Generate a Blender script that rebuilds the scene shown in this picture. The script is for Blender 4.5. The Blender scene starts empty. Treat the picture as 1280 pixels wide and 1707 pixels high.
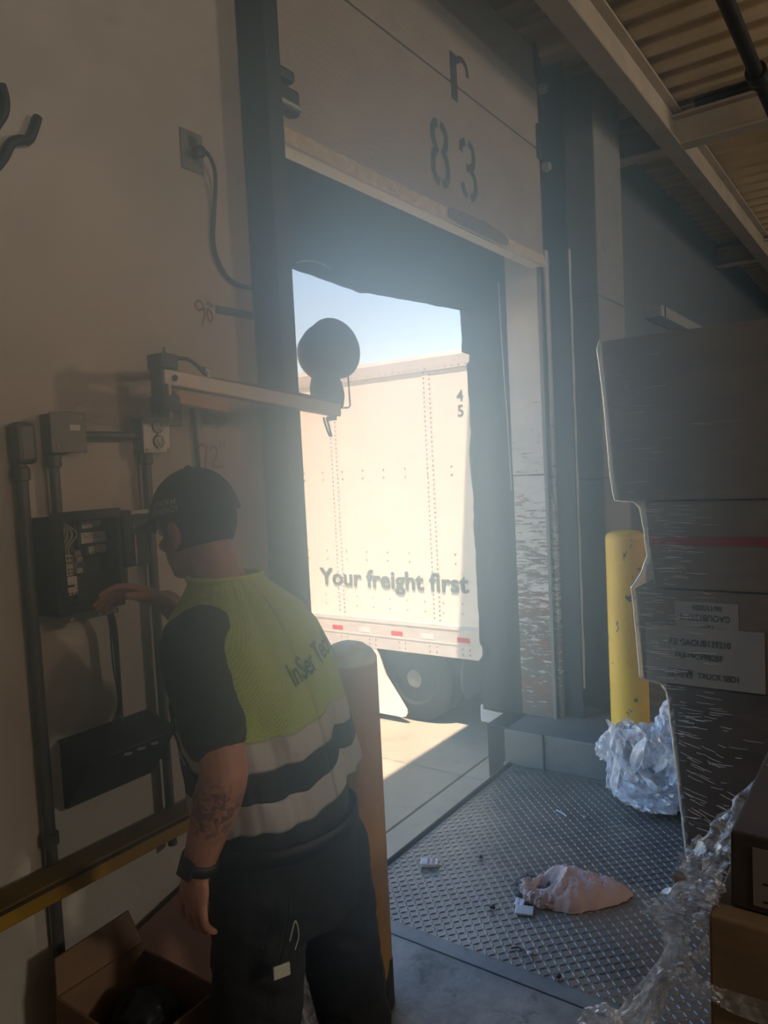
import bpy, bmesh, math, random
from mathutils import Vector, Matrix, noise as mnoise
from mathutils.bvhtree import BVHTree
SC = bpy.context.scene
COL = SC.collection
PI = math.pi
R = random.Random(83)

# ---------------------------------------------------------------- camera
cam = bpy.data.cameras.new('camera'); camo = bpy.data.objects.new('camera', cam); COL.objects.link(camo)
yaw, pitch, roll = math.radians(54.6314), math.radians(3.43), math.radians(-2.8944)
fw = Vector((math.sin(yaw)*math.cos(pitch), math.cos(yaw)*math.cos(pitch), -math.sin(pitch)))
rt = Vector((math.cos(yaw), -math.sin(yaw), 0)); up = rt.cross(fw)
r2 = rt*math.cos(roll) + up*math.sin(roll); u2 = -rt*math.sin(roll) + up*math.cos(roll)
m = Matrix((r2, u2, -fw)).transposed().to_4x4(); m.translation = Vector((0, -1.75, 1.78))
camo.matrix_world = m
cam.sensor_fit = 'VERTICAL'; cam.sensor_height = 36.0; cam.lens = 36.0*1243.12/1707.0
cam.clip_start = 0.02; cam.clip_end = 500
SC.camera = camo

# ---------------------------------------------------------------- sky, sun, exposure
W = bpy.data.worlds.new('world'); SC.world = W; W.use_nodes = True
nt = W.node_tree; nt.nodes.clear()
sky = nt.nodes.new('ShaderNodeTexSky'); sky.sky_type = 'NISHITA'; sky.sun_disc = False
SUN_DIR = Vector((0.36, 0.095, -1.0)).normalized()          # the way the light travels
sky.sun_elevation = math.asin(-SUN_DIR.z); sky.sun_rotation = math.atan2(-SUN_DIR.x, -SUN_DIR.y)
sky.air_density = 1.0; sky.dust_density = 0.0; sky.ozone_density = 2.5
bg = nt.nodes.new('ShaderNodeBackground'); bg.inputs[1].default_value = 0.225
wo = nt.nodes.new('ShaderNodeOutputWorld')
hs = nt.nodes.new('ShaderNodeHueSaturation'); hs.inputs['Saturation'].default_value = 1.1
nt.links.new(sky.outputs[0], hs.inputs['Color']); nt.links.new(hs.outputs[0], bg.inputs[0]); nt.links.new(bg.outputs[0], wo.inputs[0])
sl = bpy.data.lights.new('sun', 'SUN'); sl.energy = 5.0; sl.angle = 0.0093; sl.color = (1.0, 0.985, 0.93)
so = bpy.data.objects.new('sun', sl); COL.objects.link(so)
so.rotation_euler = SUN_DIR.to_track_quat('-Z', 'Y').to_euler(); so.location = (-6, 0, 20)
# dim high-bay lamps deeper in the warehouse, behind the photographer
for i, (x, y, z, e) in enumerate(((0.6, -6.6, 3.3, 88), (5.6, -5.6, 3.2, 90))):
    al = bpy.data.lights.new('high_bay_light', 'POINT'); al.shadow_soft_size = 0.25; al.energy = e; al.color = (1.0, 0.92, 0.82)
    ao = bpy.data.objects.new('high_bay_light', al); COL.objects.link(ao); ao.location = (x, y, z)
VS = SC.view_settings; VS.view_transform = 'Standard'; VS.look = 'None'; VS.gamma = 1.0; VS.use_curve_mapping = False
VS.exposure = 1.3
SC.display_settings.display_device = 'sRGB'
SC.cycles.use_denoising = True; SC.cycles.use_guiding = True
SC.cycles.max_bounces = 10; SC.cycles.diffuse_bounces = 6; SC.cycles.glossy_bounces = 4
SC.cycles.transparent_max_bounces = 24; SC.cycles.transmission_bounces = 6; SC.cycles.volume_bounces = 2
SC.cycles.sample_clamp_indirect = 4.0
SC.cycles.volume_step_rate = 4.0

# ---------------------------------------------------------------- helpers: materials
def lin(c):
    return tuple((v/12.92 if v <= 0.04045 else ((v+0.055)/1.055)**2.4) for v in (x/255.0 for x in c)) + (1.0,)
class NT:
    def __init__(s, name):
        s.m = bpy.data.materials.new(name); s.m.use_nodes = True; s.t = s.m.node_tree
        s.b = s.t.nodes['Principled BSDF']; s.o = s.t.nodes['Material Output']; s.co = None
    def n(s, typ, **kw):
        nd = s.t.nodes.new(typ)
        for k, v in kw.items(): setattr(nd, k, v)
        return nd
    def l(s, a, b): s.t.links.new(a, b)
    def coord(s, scale=(1, 1, 1), rot=(0, 0, 0)):
        if s.co is None: s.co = s.n('ShaderNodeTexCoord')
        mp = s.n('ShaderNodeMapping'); mp.inputs['Scale'].default_value = scale; mp.inputs['Rotation'].default_value = rot
        s.l(s.co.outputs['Object'], mp.inputs[0]); return mp.outputs[0]
    def noise(s, scale, detail=4, rough=0.55, sc=(1, 1, 1), dist=0.0, rot=(0, 0, 0)):
        nd = s.n('ShaderNodeTexNoise'); nd.inputs['Scale'].default_value = scale; nd.inputs['Detail'].default_value = detail
        nd.inputs['Roughness'].default_value = rough; nd.inputs['Distortion'].default_value = dist
        s.l(s.coord(sc, rot), nd.inputs['Vector']); return nd.outputs['Fac']
    def voro(s, scale, sc=(1, 1, 1)):
        nd = s.n('ShaderNodeTexVoronoi'); nd.inputs['Scale'].default_value = scale
        s.l(s.coord(sc), nd.inputs['Vector']); return nd.outputs['Distance']
    def ramp(s, f, stops, interp='LINEAR'):
        nd = s.n('ShaderNodeValToRGB'); nd.color_ramp.interpolation = interp
        el = nd.color_ramp.elements
        while len(el) < len(stops): el.new(0.5)
        for e, (p, c) in zip(el, stops):
            e.position = p; e.color = c if len(c) == 4 else (c[0], c[1], c[2], 1)
        s.l(f, nd.inputs[0]); return nd.outputs[0]
    def mix(s, f, a, b, mode='MIX'):
        nd = s.n('ShaderNodeMix', data_type='RGBA', blend_type=mode)
        for sk, v in ((nd.inputs[0], f), (nd.inputs[6], a), (nd.inputs[7], b)):
            if hasattr(v, 'is_linked'): s.l(v, sk)
            else: sk.default_value = v
        return nd.outputs[2]
    def math(s, op, a, b=0.0, clamp=False):
        nd = s.n('ShaderNodeMath', operation=op, use_clamp=clamp)
        for sk, v in ((nd.inputs[0], a), (nd.inputs[1], b)):
            if hasattr(v, 'is_linked'): s.l(v, sk)
            else: sk.default_value = v
        return nd.outputs[0]
    def bump(s, h, strength=0.3, dist=0.01, sk=None):
        nd = s.n('ShaderNodeBump'); nd.inputs['Strength'].default_value = strength; nd.inputs['Distance'].default_value = dist
        s.l(h, nd.inputs['Height']); s.l(nd.outputs[0], sk or s.b.inputs['Normal']); return nd.outputs[0]
    def set(s, **kw):
        for k, v in kw.items():
            sk = s.b.inputs[k.replace('_', ' ')]
            if hasattr(v, 'is_linked'): s.l(v, sk)
            else: sk.default_value = v
        return s
def plain(name, rgb, rough=0.6, metal=0.0, var=0.25, scale=9, bump=0.15, bscale=60, spec=0.4, sc=(1, 1, 1)):
    t = NT(name); c = lin(rgb)
    d = tuple(v*(1-var) for v in c[:3]) + (1,); e = tuple(min(1, v*(1+var*0.5)) for v in c[:3]) + (1,)
    t.set(Base_Color=t.ramp(t.noise(scale, 5, 0.6, sc), [(0.3, d), (0.7, e)]), Roughness=rough, Metallic=metal)
    t.b.inputs['Specular IOR Level'].default_value = spec
    if bump: t.bump(t.noise(bscale, 3, 0.6, sc), bump, 0.004)
    return t.m

# ---------------------------------------------------------------- helpers: geometry
class MB:
    def __init__(s): s.v = []; s.f = []
    def add(s, vs, fs):
        o = len(s.v); s.v += [Vector(p) for p in vs]; s.f += [tuple(i+o for i in f) for f in fs]; return s
    def box(s, x0, x1, y0, y1, z0, z1):
        if x0 > x1: x0, x1 = x1, x0
        if y0 > y1: y0, y1 = y1, y0
        if z0 > z1: z0, z1 = z1, z0
        return s.add([(x0, y0, z0), (x1, y0, z0), (x1, y1, z0), (x0, y1, z0), (x0, y0, z1), (x1, y0, z1), (x1, y1, z1), (x0, y1, z1)],
                     [(0, 3, 2, 1), (4, 5, 6, 7), (0, 1, 5, 4), (1, 2, 6, 5), (2, 3, 7, 6), (3, 0, 4, 7)])
    def obox(s, c, ax, ay, az, hx, hy, hz):
        c = Vector(c); ax = Vector(ax).normalized()*hx; ay = Vector(ay).normalized()*hy; az = Vector(az).normalized()*hz
        p = [c+ax*i+ay*j+az*k for k in (-1, 1) for (i, j) in ((-1, -1), (1, -1), (1, 1), (-1, 1))]
        return s.add(p, [(0, 3, 2, 1), (4, 5, 6, 7), (0, 1, 5, 4), (1, 2, 6, 5), (2, 3, 7, 6), (3, 0, 4, 7)])
    def tube(s, pts, r, seg=10, cap=True):
        pts = [Vector(p) for p in pts]; n = len(pts); rs = r if isinstance(r, (list, tuple)) else [r]*n
        t0 = (pts[1]-pts[0]).normalized(); a = t0.orthogonal().normalized(); o = len(s.v)
        for i, p in enumerate(pts):
            t = (pts[min(i+1, n-1)]-pts[max(i-1, 0)]).normalized()
            a = (a - t*a.dot(t)).normalized(); b = t.cross(a)
            for k in range(seg):
                q = 2*PI*k/seg; s.v.append(p + (a*math.cos(q) + b*math.sin(q))*rs[i])
        for i in range(n-1):
            for k in range(seg):
                k2 = (k+1) % seg; s.f.append((o+i*seg+k, o+i*seg+k2, o+(i+1)*seg+k2, o+(i+1)*seg+k))
        if cap:
            s.f.append(tuple(o+k for k in reversed(range(seg)))); s.f.append(tuple(o+(n-1)*seg+k for k in range(seg)))
        return s
    def lathe(s, prof, c=(0, 0, 0), ax=(0, 0, 1), seg=24, close=True):
        c = Vector(c); ax = Vector(ax).normalized(); a = ax.orthogonal().normalized(); b = ax.cross(a); o = len(s.v); n = len(prof)
        for (r, h) in prof:
            for k in range(seg):
                q = 2*PI*k/seg; s.v.append(c + ax*h + (a*math.cos(q)+b*math.sin(q))*r)
        for i in range(n-1):
            for k in range(seg):
                k2 = (k+1) % seg; s.f.append((o+i*seg+k, o+i*seg+k2, o+(i+1)*seg+k2, o+(i+1)*seg+k))
        if close:
            s.f.append(tuple(o+k for k in reversed(range(seg)))); s.f.append(tuple(o+(n-1)*seg+k for k in range(seg)))
        return s
    def prism(s, poly, d):
        """poly: 3-D outline, d: extrusion vector"""
        n = len(poly); d = Vector(d); p = [Vector(q) for q in poly]
        return s.add(p+[q+d for q in p], [tuple(reversed(range(n))), tuple(range(n, 2*n))] + [(i, (i+1) % n, n+(i+1) % n, n+i) for i in range(n)])
    def grid(s, fn, nu, nv, wrap=False):
        o = len(s.v)
        for j in range(nv+1):
            for i in range(nu if wrap else nu+1):
                s.v.append(Vector(fn(i/nu, j/nv)))
        w = nu if wrap else nu+1
        for j in range(nv):
            for i in range(nu):
                i2 = (i+1) % w; s.f.append((o+j*w+i, o+j*w+i2, o+(j+1)*w+i2, o+(j+1)*w+i))
        return s
    def ball(s, c, r, seg=16, rings=10, axes=None):
        c = Vector(c); rx, ry, rz = r if isinstance(r, (tuple, list)) else (r, r, r)
        A = axes or (Vector((1, 0, 0)), Vector((0, 1, 0)), Vector((0, 0, 1)))
        o = len(s.v)
        for j in range(rings+1):
            ph = -PI/2 + PI*j/rings
            cr = max(math.cos(ph), 0.012)
            for i in range(seg):
                q = 2*PI*i/seg
                s.v.append(c + A[0]*(rx*cr*math.cos(q)) + A[1]*(ry*cr*math.sin(q)) + A[2]*(rz*math.sin(ph)))
        for j in range(rings):
            for i in range(seg):
                i2 = (i+1) % seg; s.f.append((o+j*seg+i, o+j*seg+i2, o+(j+1)*seg+i2, o+(j+1)*seg+i))
        s.f.append(tuple(o+k for k in reversed(range(seg)))); s.f.append(tuple(o+rings*seg+k for k in range(seg)))
        return s
    def build(s, name, mat, parent=None, smooth=None, bevel=0, origin=None, solid=0, seg=2):
        me = bpy.data.meshes.new(name)
        if parent is not None:
            off = wloc(parent)
        elif origin is not None: off = Vector(origin)
        else:
            xs = [p.x for p in s.v]; ys = [p.y for p in s.v]; zs = [p.z for p in s.v]
            off = Vector(((min(xs)+max(xs))/2, (min(ys)+max(ys))/2, min(zs)))
        me.from_pydata([tuple(p-off) for p in s.v], [], s.f); me.update()
        for mt in (mat if isinstance(mat, (list, tuple)) else [mat]): me.materials.append(mt)
        if smooth is not None:
            for p in me.polygons: p.use_smooth = True
            me.set_sharp_from_angle(angle=math.radians(smooth))
        o = bpy.data.objects.new(name, me); COL.objects.link(o)
        if parent is not None: o.parent = parent
        else: o.location = off
        if solid:
            md = o.modifiers.new('solidify', 'SOLIDIFY'); md.thickness = solid; md.offset = 0
        if bevel:
            md = o.modifiers.new('bevel', 'BEVEL'); md.width = bevel; md.segments = seg; md.limit_method = 'ANGLE'; md.angle_limit = 0.6
            md.harden_normals = False
        return o
def wloc(o):
    v = Vector((0, 0, 0))
    while o is not None: v += o.location; o = o.parent
    return v
def tag(o, label=None, cat=None, group=None, kind=None):
    if label: o['label'] = label
    if cat: o['category'] = cat
    if group: o['group'] = group
    if kind: o['kind'] = kind
    return o
def thing(name, loc, label, cat, group=None, kind=None):
    o = bpy.data.objects.new(name, None); o.empty_display_size = 0.05; COL.objects.link(o); o.location = loc
    return tag(o, label, cat, group, kind)
def smoothed(pts, n=8):
    """Catmull-Rom through the points"""
    P = [Vector(p) for p in pts]; P = [P[0]*2-P[1]] + P + [P[-1]*2-P[-2]]; out = []
    for i in range(1, len(P)-2):
        a, b, c, d = P[i-1:i+3]
        for k in range(n):
            t = k/n
            out.append(0.5*((2*b)+(c-a)*t+(2*a-5*b+4*c-d)*t*t+(3*b-a-3*c+d)*t**3))
    out.append(P[-2]); return out
FONT_CJK = None
def text_mb(txt, size, fn, depth=0.0, bold=0.0, align='CENTER', res=3):
    """outline of the words as a mesh; fn maps (u, v, w) to a point in the room"""
    cu = bpy.data.curves.new('words', 'FONT'); cu.body = txt; cu.size = size; cu.extrude = depth/2; cu.offset = bold
    cu.align_x = align; cu.align_y = 'BOTTOM_BASELINE' if hasattr(cu, 'align_y') else 'TOP'; cu.resolution_u = res
    o = bpy.data.objects.new('words', cu); COL.objects.link(o)
    dg = bpy.context.evaluated_depsgraph_get(); me = bpy.data.meshes.new_from_object(o.evaluated_get(dg))
    mb = MB(); mb.add([fn(*v.co) for v in me.vertices], [tuple(p.vertices) for p in me.polygons])
    bpy.data.objects.remove(o); bpy.data.curves.remove(cu); bpy.data.meshes.remove(me)
    return mb
def ribbon(mb, pts, w, fn):
    """flat stroke of width w through 2-D points, mapped by fn(u, v)"""
    P = [Vector((p[0], p[1], 0)) for p in pts]; L = []; Rr = []
    for i, p in enumerate(P):
        d = (P[min(i+1, len(P)-1)]-P[max(i-1, 0)]).normalized(); n = Vector((-d.y, d.x, 0))*(w/2)
        L.append(p+n); Rr.append(p-n)
    n = len(P)
    mb.add([fn(q.x, q.y) for q in L]+[fn(q.x, q.y) for q in Rr], [(i, n+i, n+i+1, i+1) for i in range(n-1)])
    return mb
def fbm(p, o=4):
    return mnoise.fractal(p, 1.0, 2.0, o)

# ---------------------------------------------------------------- materials of the building
def m_wall():
    t = NT('painted wall')
    a = t.ramp(t.noise(2.2, 6, 0.65), [(0.3, lin((160, 152, 140))), (0.7, lin((188, 180, 168)))])
    sm = t.ramp(t.noise(7, 6, 0.7, (1, 1, 2.2)), [(0.60, (0, 0, 0)), (0.78, (1, 1, 1))])
    a = t.mix(t.math('MULTIPLY', sm, 0.28), a, lin((92, 82, 72)))
    t.set(Base_Color=a, Roughness=0.55)
    t.bump(t.noise(34, 4, 0.6, (1, 1, 1.6)), 0.25, 0.006); return t.m
M_WALL = m_wall()
def m_concrete(name, a, b, stain, rough=0.75, bs=0.35, sc=3.0):
    t = NT(name)
    c = t.ramp(t.noise(sc, 7, 0.7), [(0.3, lin(a)), (0.72, lin(b))])
    s = t.ramp(t.noise(sc*2.6, 6, 0.7, dist=0.6), [(0.56, (0, 0, 0)), (0.68, (1, 1, 1))])
    c = t.mix(t.math('MULTIPLY', s, 0.7), c, lin(stain))
    p = t.ramp(t.noise(sc*9, 4, 0.7), [(0.66, (0, 0, 0)), (0.74, (1, 1, 1))])
    c = t.mix(t.math('MULTIPLY', p, 0.5), c, lin(b))
    t.set(Base_Color=c, Roughness=rough); t.bump(t.noise(sc*14, 5, 0.65), bs, 0.006); return t.m
M_FLOOR = m_concrete('worn dock concrete', (88, 88, 82), (164, 160, 150), (58, 58, 54), 0.6)
M_YARD = m_concrete('yard concrete', (150, 138, 116), (176, 164, 140), (126, 116, 98), 0.85, 0.2, 1.3)
M_CURB = m_concrete('grey painted curb', (88, 92, 92), (112, 116, 115), (74, 76, 76), 0.5, 0.12, 4)
M_NOSE = m_concrete('steel nosing', (98, 100, 98), (124, 126, 122), (78, 80, 78), 0.45, 0.1, 5)
M_COLUMN = m_concrete('cast pilaster', (120, 120, 116), (140, 139, 134), (104, 104, 102), 0.8, 0.15, 2)
M_BLACKSTEEL = plain('black painted steel', (38, 42, 48), 0.5, 0.2, 0.3, 6, 0.1, 40)
M_DARK = plain('dark interior wall', (96, 98, 100), 0.7, 0, 0.2, 1.5, 0.15, 25)
M_BEAM = plain('painted roof beam', (176, 160, 138), 0.55, 0, 0.18, 4, 0.08, 30)
M_DECK = plain('painted roof deck', (186, 162, 126), 0.6, 0, 0.15, 3, 0.06, 30)
M_PIPE = plain('dark pipe', (34, 33, 31), 0.5, 0.4, 0.3, 10)
M_GALV = plain('galvanised steel', (172, 176, 174), 0.45, 0.35, 0.22, 14, 0.08, 40)
M_WHITESTEEL = plain('white painted angle', (196, 200, 198), 0.5, 0.0, 0.18, 18, 0.1, 50)
M_RUBBER = plain('black seal fabric', (30, 34, 38), 0.62, 0, 0.25, 7, 0.25, 90)
def m_door():
    t = NT('door panel skin')
    c = t.ramp(t.noise(3.5, 5, 0.6), [(0.3, lin((150, 138, 126))), (0.7, lin((172, 160, 147)))])
    t.set(Base_Color=c, Roughness=0.5)
    t.bump(t.noise(26, 3, 0.55, (1, 1, 2.6)), 0.5, 0.006); return t.m
M_DOOR = m_door()
def m_jamb():
    t = NT('scraped white jamb')
    base = t.ramp(t.noise(6, 5, 0.6), [(0.3, lin((196, 196, 192))), (0.7, lin((222, 221, 216)))])
    sx = t.n('ShaderNodeSeparateXYZ'); t.l(t.coord(), sx.inputs[0])
    up_ = t.math('MULTIPLY', sx.outputs[2], 0.42)                       # scraping eases off above shoulder height
    n1 = t.noise(5.5, 7, 0.72, (1, 1.4, 7.5), 0.8); n2 = t.noise(14, 6, 0.75, (1, 1, 6.0), 0.5)
    w = t.math('SUBTRACT', t.math('ADD', t.math('MULTIPLY', n1, 0.62), t.math('MULTIPLY', n2, 0.5)), t.math('MULTIPLY', up_, 0.26))
    msk = t.ramp(w, [(0.455, (0, 0, 0)), (0.475, (1, 1, 1))])
    rust = t.ramp(t.noise(3.4, 5, 0.6, (1, 1, 1.5)), [(0.42, lin((112, 104, 92))), (0.62, lin((134, 92, 58)))])
    t.set(Base_Color=t.mix(msk, base, rust), Roughness=t.math('ADD', t.math('MULTIPLY', msk, 0.25), 0.42))
    t.bump(t.math('SUBTRACT', 1.0, msk), 0.35, 0.002); return t.m
M_JAMB = m_jamb()
M_FOAM = plain('torn yellowed foam', (222, 206, 172), 0.95, 0, 0.32, 38, 0.9, 120)
M_FUZZ = plain('torn grey felt lining', (140, 128, 114), 1.0, 0, 0.35, 60, 1.0, 160)
M_DOORUNDER = plain('pale door edge', (214, 206, 190), 0.6, 0, 0.15, 8, 0.1, 40)
M_INK = plain('stencil paint', (52, 52, 58), 0.7, 0, 0.35, 30, 0.0)

def struct(o): o['kind'] = 'structure'; return o

# ---------------------------------------------------------------- floor, walls, ceiling
mb = MB()
mb.box(-7, 2.21, -10, 0.24, -0.3, 0).box(3.9, 13, -10, 0.24, -0.3, 0).box(2.21, 3.9, -10, -2.0, -0.3, 0)
floor = struct(mb.build('floor', M_FLOOR))
mb = MB(); mb.box(2.212, 2.278, -2.0, 0.22, -0.06, 0.004)
mb.build('nosing', M_NOSE, floor, bevel=0.003)
mb = MB(); mb.box(-7, 2.21, 0.0, 0.24, -1.2, -0.3).box(3.9, 13, 0.0, 0.24, -1.2, -0.3).box(2.21, 3.9, -2.1, -2.0, -1.2, -0.3)
mb.box(2.11, 2.21, -2.0, 0.0, -1.2, -0.3).box(3.9, 4.0, -2.0, 0.0, -1.2, -0.3)
mb.build('foundation', M_COLUMN, floor)
struct(MB().box(-7, 1.86, 0, 0.24, 0, 6.2).build('wall_left', M_WALL))
struct(MB().box(4.262, 13, 0.03, 0.24, 0, 6.2).box(4.33, 13, 0, 0.03, 0, 4.3).build('wall_right', M_DARK))
struct(MB().box(1.86, 4.175, 0.05, 0.24, 3.1, 6.2).build('wall_front', M_DARK))
struct(MB().box(-7, 13, -10.2, -10, 0, 4.3).build('wall_rear', M_DARK))
struct(MB().box(-7.2, -7, -10.2, 0.24, 0, 4.3).build('wall_west', M_DARK))
struct(MB().box(13, 13.2, -10.2, 0.24, 0, 4.3).build('wall_east', M_DARK))
can = struct(MB().box(-7, 13, 0.24, 1.70, 6.0, 6.25).build('trim_1', M_DARK))
# ribbed roof deck: sheets of four ribs, running from the dock wall into the building
ceil_ = thing('ceiling', (0, -5, 4.06), None, None, kind='structure')
def deck_mb(x0):
    prof = []
    p = 0.2275
    for k in range(4):
        b = x0+k*p
        prof += [(b, 4.115), (b+0.120, 4.115), (b+0.137, 4.06), (b+0.205, 4.06), (b+0.222, 4.115)]
    prof.append((x0+4*p, 4.115))
    q = MB(); n = len(prof)
    q.add([(x, -10, z) for x, z in prof]+[(x, 0.0, z) for x, z in prof], [(i, n+i, n+i+1, i+1) for i in range(n-1)])
    return q
d0 = deck_mb(-7).build('deck_sheet', M_DECK, ceil_, solid=0.004)
for k in range(1, 22):
    d = d0.copy(); COL.objects.link(d); d.location = (k*0.91, 0, 0)
MB().box(-7, 13, -10.2, 0.24, 4.13, 4.3).build('roof_slab', M_DARK, ceil_)
def ibeam(mb, axis, a0, a1, c, z0, w, wt, h):
    def bx(lo, hi, zz0, zz1):
        if axis == 'x': mb.box(a0, a1, lo, hi, zz0, zz1)
        else: mb.box(lo, hi, a0, a1, zz0, zz1)
    bx(c-w/2, c+w/2, z0, z0+0.014); bx(c-0.006, c+0.006, z0+0.014, z0+h-0.014); bx(c-wt/2, c+wt/2, z0+h-0.014, z0+h)
    return mb
ibeam(MB(), 'x', -7, 13, -0.462, 3.80, 0.118, 0.118, 0.245).build('main_beam', M_BEAM, ceil_, bevel=0.003)
ibeam(MB(), 'x', -7, 13, -5.2, 3.80, 0.118, 0.118, 0.245).build('main_beam', M_BEAM, ceil_, bevel=0.003)
for x in (-2.1, 1.65, 5.37, 9.1):
    ibeam(MB(), 'y', -10, -0.0, x, 3.802, 0.13, 0.13, 0.20).build('cross_beam', M_BEAM, ceil_, bevel=0.003)
# pilaster right of the door, cast in three lifts
col_ = thing('column', (4.75, -0.11, 0), None, None, kind='structure')
for z0, z1 in ((0, 1.64), (1.648, 2.745), (2.753, 4.06)):
    MB().box(4.5, 5.0, -0.22, 0.0, z0, z1).build('cast_block', M_COLUMN, col_, bevel=0.008)
MB().box(4.506, 4.994, -0.214, 0, 0.0, 4.06).build('core', M_DARK, col_)

# ---------------------------------------------------------------- the lifted dock door 83
door = thing('door_1', (3.0, -0.01, 2.875), None, None, kind='structure')
X0, X1, YF = 1.80, 4.085, -0.05
MB().box(X0, X1, YF, 0.03, 2.925, 3.512).build('door_panel', M_DOOR, door, bevel=0.006)
MB().box(X0, X1, YF, 0.03, 3.520, 4.055).build('door_panel', M_DOOR, door, bevel=0.006)
MB().box(X0+0.004, X1-0.004, YF+0.008, 0.026, 3.50, 3.53).build('joint_strip', M_BLACKSTEEL, door)
MB().box(X0, X1, YF+0.012, 0.03, 2.875, 2.925).build('bottom_rail', M_DOORUNDER, door, bevel=0.004)
# foam weather seal along the lower edge, ragged
q = MB(); N = 150
def foam_pt(u, v):
    x = X0+(X1-X0)*u; a = 2*PI*v
    top = 2.929+0.004*fbm(Vector((x*9, 1, 0))); bot = 2.881+0.004*fbm(Vector((x*14, 5, 0)))
    gap = 1.0 if not (3.02 < x < 3.56) else 0.25
    yy = YF-0.004*gap-0.003*gap*fbm(Vector((x*22, v*7, 2)))
    return [(x, YF+0.012, bot), (x, yy, bot), (x, yy, top), (x, YF+0.012, top)][int(round(v*4)) % 4]
q.grid(foam_pt, N, 4); q.build('foam_seal', M_FOAM, door)
# the torn-out stretch, its felt lining hanging loose
q = MB(); N = 90
def felt(u, v):
    x = 3.00+0.60*u; e = math.sin(PI*min(1, u*1.02))**0.6
    hang = 0.012+0.050*e*(0.75+0.3*fbm(Vector((x*11, 0, 3)))) + 0.015*max(0, fbm(Vector((x*40, 0, 9))))
    upz = 2.925+0.022*e*(0.8+0.5*fbm(Vector((x*13, 3, 1))))
    z = upz+(2.893-hang*0.35-upz)*v
    y = YF-0.010-0.016*math.sin(PI*v)*e+0.006*fbm(Vector((x*45, v*9, 4)))
    return (x, y, z)
q.grid(felt, N, 12); q.build('torn_felt', M_FUZZ, door, smooth=60, solid=0.006)
q = MB(); q.prism([(3.592, YF-0.004, 2.885), (3.615, YF-0.012, 2.905), (3.606, YF-0.014, 2.945), (3.596, YF-0.012, 2.938), (3.588, YF-0.008, 2.91)], (0, 0.012, 0))
q.build('foam_scrap', M_FOAM, door, bevel=0.002)
# stencilled marks
fn = lambda u, v: (u, YF-0.0008, v)
e8 = MB(); cx, w8 = 3.005, 0.026
def arc(cx_, cz, rx, rz, a0, a1, n=12):
    return [(cx_+rx*math.cos(math.radians(a0+(a1-a0)*i/n)), cz+rz*math.sin(math.radians(a0+(a1-a0)*i/n))) for i in range(n+1)]
def stencil(name, strokes, w):
    q = MB()
    for s_ in strokes: ribbon(q, s_, w, fn)
    return q.build(name, M_INK, door)
CX8, CX3 = 2.962, 3.222
def half8(s, c):
    return [[(c+s*0.012, 3.286), (c+s*0.040, 3.276), (c+s*0.058, 3.250), (c+s*0.058, 3.215), (c+s*0.044, 3.186), (c+s*0.026, 3.170),
             (c+s*0.050, 3.150), (c+s*0.064, 3.118), (c+s*0.064, 3.070), (c+s*0.044, 3.038), (c+s*0.012, 3.026)]]
stencil('stencil_digit', half8(-1, CX8)+half8(1, CX8), 0.040)
stencil('stencil_digit', [[(CX3-0.066, 3.226), (CX3-0.060, 3.262), (CX3-0.020, 3.284)], [(CX3+0.008, 3.286), (CX3+0.048, 3.270), (CX3+0.060, 3.232), (CX3+0.050, 3.190), (CX3+0.016, 3.168), (CX3-0.02, 3.164)],
                         [(CX3+0.030, 3.160), (CX3+0.062, 3.132), (CX3+0.068, 3.084), (CX3+0.046, 3.044), (CX3+0.012, 3.030)], [(CX3-0.020, 3.032), (CX3-0.052, 3.050), (CX3-0.064, 3.086)]], 0.038)
stencil('stencil_letter', [[(3.118, 3.655), (3.118, 3.440)]], 0.062)
stencil('stencil_letter', [[(3.150, 3.625), (3.172, 3.648), (3.205, 3.655), (3.235, 3.645), (3.252, 3.615), (3.250, 3.590)]], 0.030)
# roller bracket at the left stile, and a bolt above it
br = MB(); br.box(1.86, 1.985, -0.085, -0.05, 2.965, 3.05).box(1.86, 1.955, -0.095, -0.05, 3.06, 3.10)
b_ = br.build('roller_bracket', M_BLACKSTEEL, door, bevel=0.012)
MB().tube([(1.87, -0.09, 2.985), (1.975, -0.09, 2.985)], 0.010).build('roller_pin', M_GALV, b_, smooth=40)
MB().lathe([(0.016, 0), (0.018, 0.012), (0.008, 0.022)], (1.915, -0.05, 3.365), (0, -1, 0), 12).build('bolt', M_BLACKSTEEL, door, smooth=40)
for zz in (3.43, 3.86):
    MB().lathe([(0.026, 0), (0.030, 0.02), (0.022, 0.045)], (4.12, -0.05, zz), (0, -1, 0), 14).build('guide_roller', M_GALV, door, smooth=40)
    MB().box(4.04, 4.082, -0.068, -0.05, zz+0.03, zz+0.22).build('hinge_plate', M_BLACKSTEEL, door, bevel=0.004)
MB().box(4.085, 4.16, -0.05, -0.02, 2.882, 2.912).build('end_shoe', M_WHITESTEEL, door, bevel=0.004)

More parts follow.
